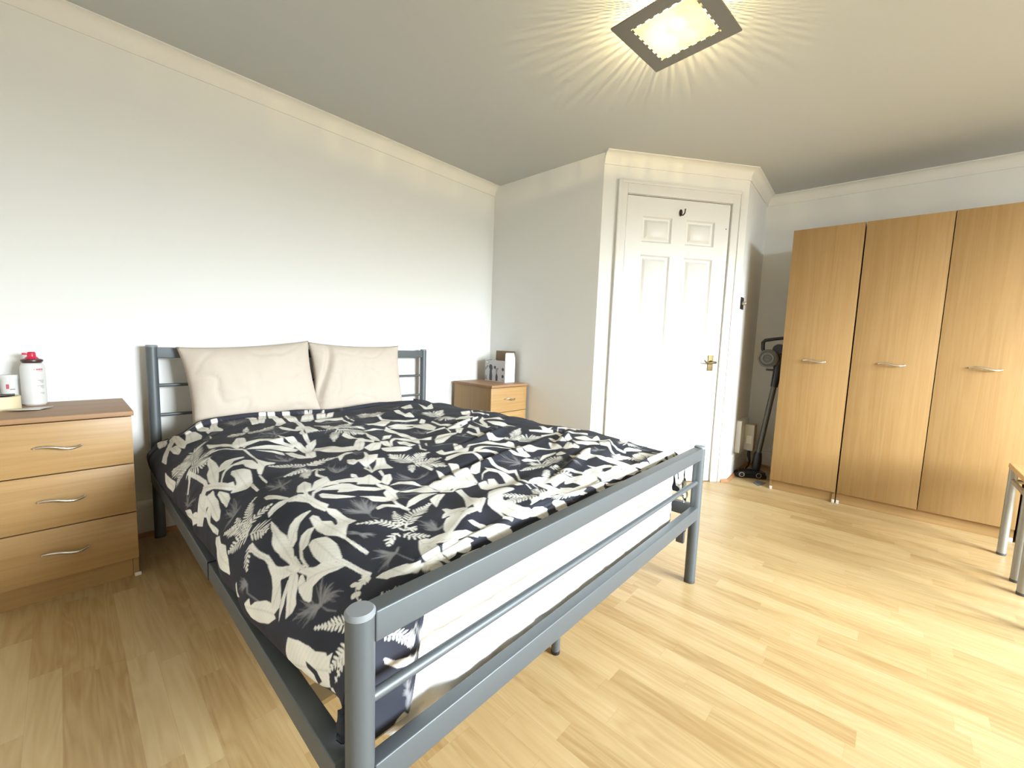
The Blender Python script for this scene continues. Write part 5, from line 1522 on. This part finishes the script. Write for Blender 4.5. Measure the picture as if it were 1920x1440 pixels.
# printing on the bottle: a red word-like line and small grey lines, on the side that faces the room
b = BODY
def on_bottle(a0, a1, z0, z1, m, R=0.0464):
    n = max(1, int((a1 - a0) / 0.12))
    for k in range(n):
        x0, x1 = a0 + (a1 - a0) * k / n, a0 + (a1 - a0) * (k + 1) / n
        b.quad([(R * math.cos(x0), R * math.sin(x0), z0), (R * math.cos(x1), R * math.sin(x1), z0), (R * math.cos(x1), R * math.sin(x1), z1), (R * math.cos(x0), R * math.sin(x0), z1)], m)
A0 = -1.45
for k, wd in enumerate((0.05, 0.03, 0.09, 0.07, 0.09, 0.07, 0.06, 0.08, 0.06)):
    on_bottle(A0 + 0.088 * k, A0 + 0.088 * k + wd, 0.138, 0.1435, 'redprint')
on_bottle(A0 + 0.05, A0 + 0.75, 0.1335, 0.1345, 'redprint')
for z, ws in ((0.097, 0.55), (0.0925, 0.36), (0.088, 0.26), (0.076, 0.62), (0.0715, 0.34), (0.067, 0.22), (0.048, 0.40), (0.0435, 0.22)):
    k = 0.0
    random.seed(int(z * 1e4))
    while k < ws:
        s = random.uniform(0.03, 0.09)
        on_bottle(A0 + 0.80 - ws + k, A0 + 0.80 - ws + min(k + s, ws), z, z + 0.0022, 'greyprint'); k += s + 0.022
b.build('body', b_)

t = thing('tub', 'small white tub with flat lid behind the tape roll', 'tub', (-0.422, -0.068, ZT))
t.scale = (0.76, 0.76, 1)
b = MB(); b.lathe([(0, 0), (0.028, 0), (0.030, 0.004), (0.030, 0.100), (0, 0.100)], 'white_plastic', 32)
for (a0, a1, z0, z1, mm) in ((-1.9, -1.55, 0.066, 0.084, 'redprint'), (-1.5, -0.9, 0.062, 0.066, 'greyprint')):
    for k in range(5):
        x0, x1 = a0 + (a1 - a0) * k / 5, a0 + (a1 - a0) * (k + 1) / 5
        b.quad([(0.0303 * math.cos(x0), 0.0303 * math.sin(x0), z0), (0.0303 * math.cos(x1), 0.0303 * math.sin(x1), z0), (0.0303 * math.cos(x1), 0.0303 * math.sin(x1), z1), (0.0303 * math.cos(x0), 0.0303 * math.sin(x0), z1)], mm)
b.build('body', t)
b = MB(); b.lathe([(0, 0.1002), (0.0315, 0.1002), (0.032, 0.103), (0.032, 0.116), (0.030, 0.119), (0, 0.119)], 'white_plastic', 32); b.build('lid', t)

t = thing('tape_roll', 'roll of cream masking tape lying flat in front of the tub', 'tape roll', (-0.447, -0.170, ZT))
b = MB(); b.lathe([(0.038, 0.0), (0.056, 0.0), (0.0565, 0.002), (0.0565, 0.046), (0.056, 0.048), (0.038, 0.048), (0.038, 0.0)], 'tape', 40); b.build('tape', t)
b = MB(); b.lathe([(0.0355, 0.0005), (0.0378, 0.0005), (0.0378, 0.0475), (0.0355, 0.0475), (0.0355, 0.0005)], 'card_brown', 36); b.build('core', t)

t = thing('dropper_bottle', 'small smoky plastic cap standing on the masking tape', 'cap', (-0.462, -0.215, ZT + 0.0482))
b = MB(); b.lathe([(0, 0), (0.014, 0), (0.015, 0.003), (0.0125, 0.020), (0.006, 0.028), (0.004, 0.036), (0, 0.037)], 'clear', 24)
t2 = b.build('body', t)
o = MB().tube([(-0.505, -0.198, ZT + 0.0525), (-0.405, -0.176, ZT + 0.0525)], 0.0042, 'black', 12).build('pencil')
tag(o, 'thin black pencil lying across the masking tape', 'pencil')
t = thing('jar', 'small white jar at the frame edge left of the tub', 'jar', (-0.512, -0.075, ZT))
b = MB(); b.lathe([(0, 0), (0.030, 0), (0.032, 0.004), (0.032, 0.06), (0.026, 0.068), (0, 0.068)], 'clear', 28); b.build('body', t)
b = MB(); b.lathe([(0, 0.0682), (0.028, 0.0682), (0.029, 0.072), (0.029, 0.094), (0.027, 0.096), (0, 0.096)], 'white_plastic', 28); b.build('lid', t)

b = MB()
pl_ = [(-0.060, -0.020), (-0.020, -0.034), (0.030, -0.030), (0.042, -0.006), (0.062, 0.024), (0.020, 0.034), (-0.030, 0.010)]
n0 = [b.bm.verts.new((x, y, 0.002 + 0.009 * abs(math.sin(7 * x + 3)))) for x, y in pl_]
n1 = [b.bm.verts.new((x, y, 0.0040 + 0.009 * abs(math.sin(7 * x + 3)))) for x, y in pl_]
b.bm.faces.new(n0[::-1]); b.bm.faces.new(n1)
for k in range(len(pl_)): b.bm.faces.new((n0[k], n0[(k + 1) % len(pl_)], n1[(k + 1) % len(pl_)], n1[k]))
b._fin(n0 + n1, 'foil')
o = b.build('sachet', loc=(-0.372, -0.235, ZT)); tag(o, 'crumpled silver foil sachet in front of the white bottle', 'sachet')


# ------------------------------------------------------------------ open box on the far cabinet
t = thing('cardboard_box', 'open printed carton with raised flaps on the corner bedside cabinet', 'box', (2.055, -0.335, ZT))
W_, D_, H_ = 0.110, 0.225, 0.168
th = 0.003
b = MB()
b.box((0, 0, 0), (th, D_, H_), 'card_brown'); b.box((W_ - th, 0, 0), (W_, D_, H_), 'card_brown')
b.box((th, D_ - th, 0), (W_ - th, D_, H_), 'card_brown'); b.box((th, 0, 0), (W_ - th, th, H_), 'card_brown')
b.box((th, th, 0), (W_ - th, D_ - th, th), 'card_brown')
e_ = 0.0006
b.quad([(-e_, 0, 0), (-e_, D_, 0), (-e_, D_, H_), (-e_, 0, H_)], 'card_grey')
b.quad([(0, -e_, 0), (W_, -e_, 0), (W_, -e_, H_), (0, -e_, H_)], 'card_white')
# pictures printed on the long side: two handled gadgets with round heads, dots, a frame, and pale shapes
def pic(poly, m, k=2):
    vs_ = [b.bm.verts.new((-e_ * k, y, z)) for y, z in poly]
    b.bm.faces.new(vs_); b._fin(vs_, m)
def disc(y, z, r, m, k=2, rz=None):
    pic([(y + r * math.cos(a * math.pi / 8), z + (rz or r) * math.sin(a * math.pi / 8)) for a in range(16)], m, k)
pic([(0.172, 0.006), (0.142, 0.006), (0.140, 0.040), (0.146, 0.080), (0.138, 0.105), (0.142, 0.125), (0.172, 0.128), (0.180, 0.118), (0.170, 0.090), (0.174, 0.040)], 'print_dark')
disc(0.160, 0.115, 0.019, 'print_dark', 3)
pic([(0.102, 0.006), (0.080, 0.006), (0.078, 0.040), (0.086, 0.062), (0.098, 0.062), (0.104, 0.040)], 'print_dark')
pic([(0.100, 0.062), (0.086, 0.062), (0.082, 0.090), (0.070, 0.105), (0.076, 0.110), (0.100, 0.104), (0.110, 0.112), (0.102, 0.088)], 'print_mid')
disc(0.112, 0.112, 0.0125, 'print_dark', 3)
for z in (0.045, 0.100): disc(0.024, z, 0.0125, 'print_dark', 3)
pic([(0.218, 0.142), (0.182, 0.142), (0.182, 0.158), (0.218, 0.158)], 'print_dark'); pic([(0.216, 0.145), (0.185, 0.145), (0.185, 0.155), (0.216, 0.155)], 'card_white', 3)
pic([(0.220, 0.080), (0.185, 0.118), (0.198, 0.128), (0.222, 0.104)], 'print_mid'); pic([(0.222, 0.010), (0.196, 0.008), (0.205, 0.040), (0.216, 0.050)], 'print_mid')
pic([(0.030, 0.013), (0.016, 0.013), (0.016, 0.018), (0.030, 0.018)], 'print_mid')
# faint line drawings on the white end
for (x0, z0) in ((0.018, 0.050), (0.018, 0.070), (0.066, 0.044), (0.066, 0.064), (0.066, 0.084)):
    for k in range(4):
        vs_ = [b.bm.verts.new((x0 + dx, -e_ * 2, z0 + k * 0.0055 + dz)) for dx, dz in ((0, 0), (0.030 - 0.005 * (k % 3), 0), (0.030 - 0.005 * (k % 3), 0.0014), (0, 0.0014))]
        b.bm.faces.new(vs_); b._fin(vs_, 'greyprint')
b.build('body', t)
b = MB(); b.box((W_ - th, 0.004, 0), (W_, D_ - 0.010, 0.080), 'card_brown', T=Matrix.Translation((0, 0, H_ + 0.0005)) @ Matrix.Rotation(math.radians(3), 4, 'Y')); b.build('flap', t)
b = MB(); b.prism([(0, 0), (W_, 0), (W_, 0.015), (W_ - 0.014, 0.062), (0.006, 0.062), (0, 0.05)], -th, 0, 'card_white', Matrix.Translation((0, 0, H_ + 0.0005)) @ Matrix.Rotation(math.radians(90), 4, 'X')); fl_ = b.build('flap', t); fl_['label'] = 'white end flap'
b = MB(); b.box((-0.001, 0.110, H_ + 0.0005), (0.012, 0.148, H_ + 0.003), 'card_white', T=None); b.build('tab', t)

# ------------------------------------------------------------------ return wall: dimmer, board, box
t = bpy.data.objects.new('dimmer_switch', None); COL.objects.link(t)
t.matrix_world = TB @ Matrix.Translation((0.062, 0, 1.325))
tag(t, 'dark metal dimmer switch on the wall beside the door', 'light switch')
b = MB(); b.box((-0.043, -0.006, -0.043), (0.043, -0.0005, 0.043), 'bronze', 0.002); b.build('plate', t)
b = MB(); b.tube([(0.0, -0.006, 0), (0.0, -0.010, 0), (0.0, -0.030, 0), (0.0, -0.032, 0)], [0.013, 0.013, 0.011, 0.009], 'satin', 20); b.build('knob', t)

t = bpy.data.objects.new('wall_box', None); COL.objects.link(t)
t.matrix_world = TB
tag(t, 'beige wiring box on a white backing board above the skirting', 'wiring box')
b = MB(); b.box((0.245, -0.038, 0.175), (0.52, -0.001, 0.430), 'gloss', 0.003); bo = b.build('backing_board', t); bo['label'] = 'white painted backing board'
b = MB(); b.box((0.385, -0.105, 0.178), (0.485, -0.0385, 0.390), 'beige', 0.004, 3); bx = b.build('cover', t)
b = MB(); b.box((0.3842, -0.092, 0.235), (0.3855, -0.054, 0.300), 'label'); b.build('sticker', bx)
b = MB(); b.tube([(0.43, -0.072, 0.180), (0.43, -0.074, 0.13), (0.425, -0.085, 0.09), (0.43, -0.080, 0.05), (0.44, -0.06, 0.018), (0.52, -0.05, 0.008)], [0.010, 0.012, 0.008, 0.006, 0.005, 0.005], 'black', 12); cb = b.build('cable', t); cb['label'] = 'black cable'

# ------------------------------------------------------------------ cordless vacuum cleaner
t = thing('vacuum_cleaner', 'black cordless stick vacuum standing between return wall and wardrobe', 'vacuum cleaner', (3.40, -1.815, 0))
b = MB()
VA = math.radians(-58)
VH = Matrix.Translation((-0.050, 0.030, 0)) @ Matrix.Rotation(VA, 4, 'Z')
b.prism([(-0.105, -0.055), (0.105, -0.055), (0.112, 0.0), (0.095, 0.050), (-0.095, 0.050), (-0.112, 0.0)], 0.006, 0.030, 'black', VH)
b.prism([(-0.075, -0.045), (0.100, -0.045), (0.085, 0.040), (-0.060, 0.040)], 0.030, 0.050, 'black', VH)
b.tube([(-0.03, 0.01, 0.035), (0.0, 0.0, 0.055)], [0.028, 0.026], 'black', 16)
hd = b.build('floor_head', t)
for off in (0.045, -0.075):
    WM = VH @ Matrix.Translation((off, -0.060, 0.0285)) @ Matrix.Rotation(math.radians(90), 4, 'X')
    b = MB(); b.lathe([(0, -0.006), (0.026, -0.006), (0.028, 0), (0.026, 0.006), (0, 0.006)], 'black', 24, WM)
    b.lathe([(0.015, 0.0062), (0.019, 0.0062), (0.019, 0.0075), (0.015, 0.0075), (0.015, 0.0062)], 'satin', 24, WM)
    b.build('wheel', hd)
b = MB(); b.tube([(0, 0.0, 0.045), (0, -0.004, 0.10), (0, -0.008, 0.175), (0, -0.010, 0.195)], [0.030, 0.034, 0.028, 0.022], 'black', 20); b.build('neck', t)
b = MB(); b.tube([(0, -0.010, 0.19), (0, -0.074, 0.735)], 0.019, 'grey_wand', 20); wd_ = b.build('wand', t); wd_['label'] = 'gunmetal grey tube'
b = MB()
b.tube([(0, -0.072, 0.715), (0, -0.078, 0.77), (0, -0.086, 0.84), (0, -0.088, 0.90)], [0.024, 0.026, 0.030, 0.034], 'black', 20)
b.box((-0.035, -0.110, 0.88), (0.035, -0.050, 1.02), 'black', 0.012, 3)
b.tube([(-0.020, -0.085, 1.000), (-0.055, -0.085, 1.000)], [0.040, 0.036], 'black', 24)
b.box((-0.02, -0.070, 0.835), (0.005, -0.010, 0.850), 'black', 0.004)
b.build('motor_body', t)
b = MB(); b.lathe([(0, 0.030), (0.060, 0.030), (0.066, 0.020), (0.067, -0.045), (0.058, -0.055), (0.045, -0.055), (0.042, -0.060), (0.030, -0.060), (0.028, -0.055), (0, -0.055)], 'smoke', 36,
               Matrix.Translation((-0.058, -0.034, 0.930)) @ Matrix.Rotation(math.radians(90), 4, 'Y'))
TV = Matrix.Translation((-0.058, -0.034, 0.930)) @ Matrix.Rotation(math.radians(90), 4, 'Y')
b.lathe([(0.050, -0.0555), (0.054, -0.0555), (0.054, -0.059), (0.050, -0.059), (0.050, -0.0555)], 'black', 36, TV)
b.lathe([(0.018, -0.0601), (0.026, -0.0601), (0.026, -0.062), (0.018, -0.062), (0.018, -0.0601)], 'grey_wand', 30, TV)
b.box((-0.1195, -0.046, 0.927), (-0.1182, -0.022, 0.937), 'grey_wand', T=None)
bn = b.build('dust_bin', t); bn['label'] = 'smoky grey dust bin with round cap'
b = MB(); b.tube([(0, 0.010, 0.955), (0, 0.026, 1.00), (0, 0.028, 1.050), (0, 0.014, 1.066), (0, -0.04, 1.076), (0, -0.105, 1.085)], [0.012, 0.012, 0.013, 0.013, 0.012, 0.012], 'black', 14); b.build('grip', t)

b = MB(); b.prism([(-0.07, -0.02), (0.05, -0.055), (0.075, 0.005), (-0.02, 0.02)], 0.0004, 0.0035, 'paper', Matrix.Rotation(0.1, 4, 'Z'))
o = b.build('card_scrap', loc=(3.205, -1.872, 0)); tag(o, 'blue-grey scrap of card on the floor by the vacuum', 'card scrap')


# ------------------------------------------------------------------ stools
def make_stool(label, x0, group):
    S = 0.375
    t = thing('stool', label, 'stool', (x0, -3.025, 0), 0, group)
    b = MB(); b.box((-0.018, -S - 0.005, 0.446), (S - 0.008, 0.010, 0.468), 'stool_wood', 0.006, 3); b.build('seat', t)
    L = [(0.0, -0.008), (S - 0.028, -0.008), (0.0, -S + 0.020), (S - 0.028, -S + 0.020)]
    for x, y in L:
        b = MB(); b.tube([(x, y, 0.012), (x, y, 0.445)], 0.0165, 'stool_metal', 18)
        b.lathe([(0, 0), (0.0172, 0), (0.0172, 0.012)], 'darkplastic', 18, Matrix.Translation((x, y, 0))); b.build('leg', t)
    b = MB()
    for i, j in ((0, 1), (1, 3), (3, 2), (2, 0)):
        b.tube([(L[i][0], L[i][1], 0.385), (L[j][0], L[j][1], 0.385)], 0.010, 'stool_metal', 12)
    b.build('apron_rail', t)
    return t


st = make_stool('wooden stool on silver legs in front of the two-door wardrobe', 2.5558, 'beech topped stools')
dup(st, (2.5558 - 0.489, -3.025, 0), 0, 'second wooden stool on silver legs, only its nearer leg showing at the frame edge', 'beech topped stools')
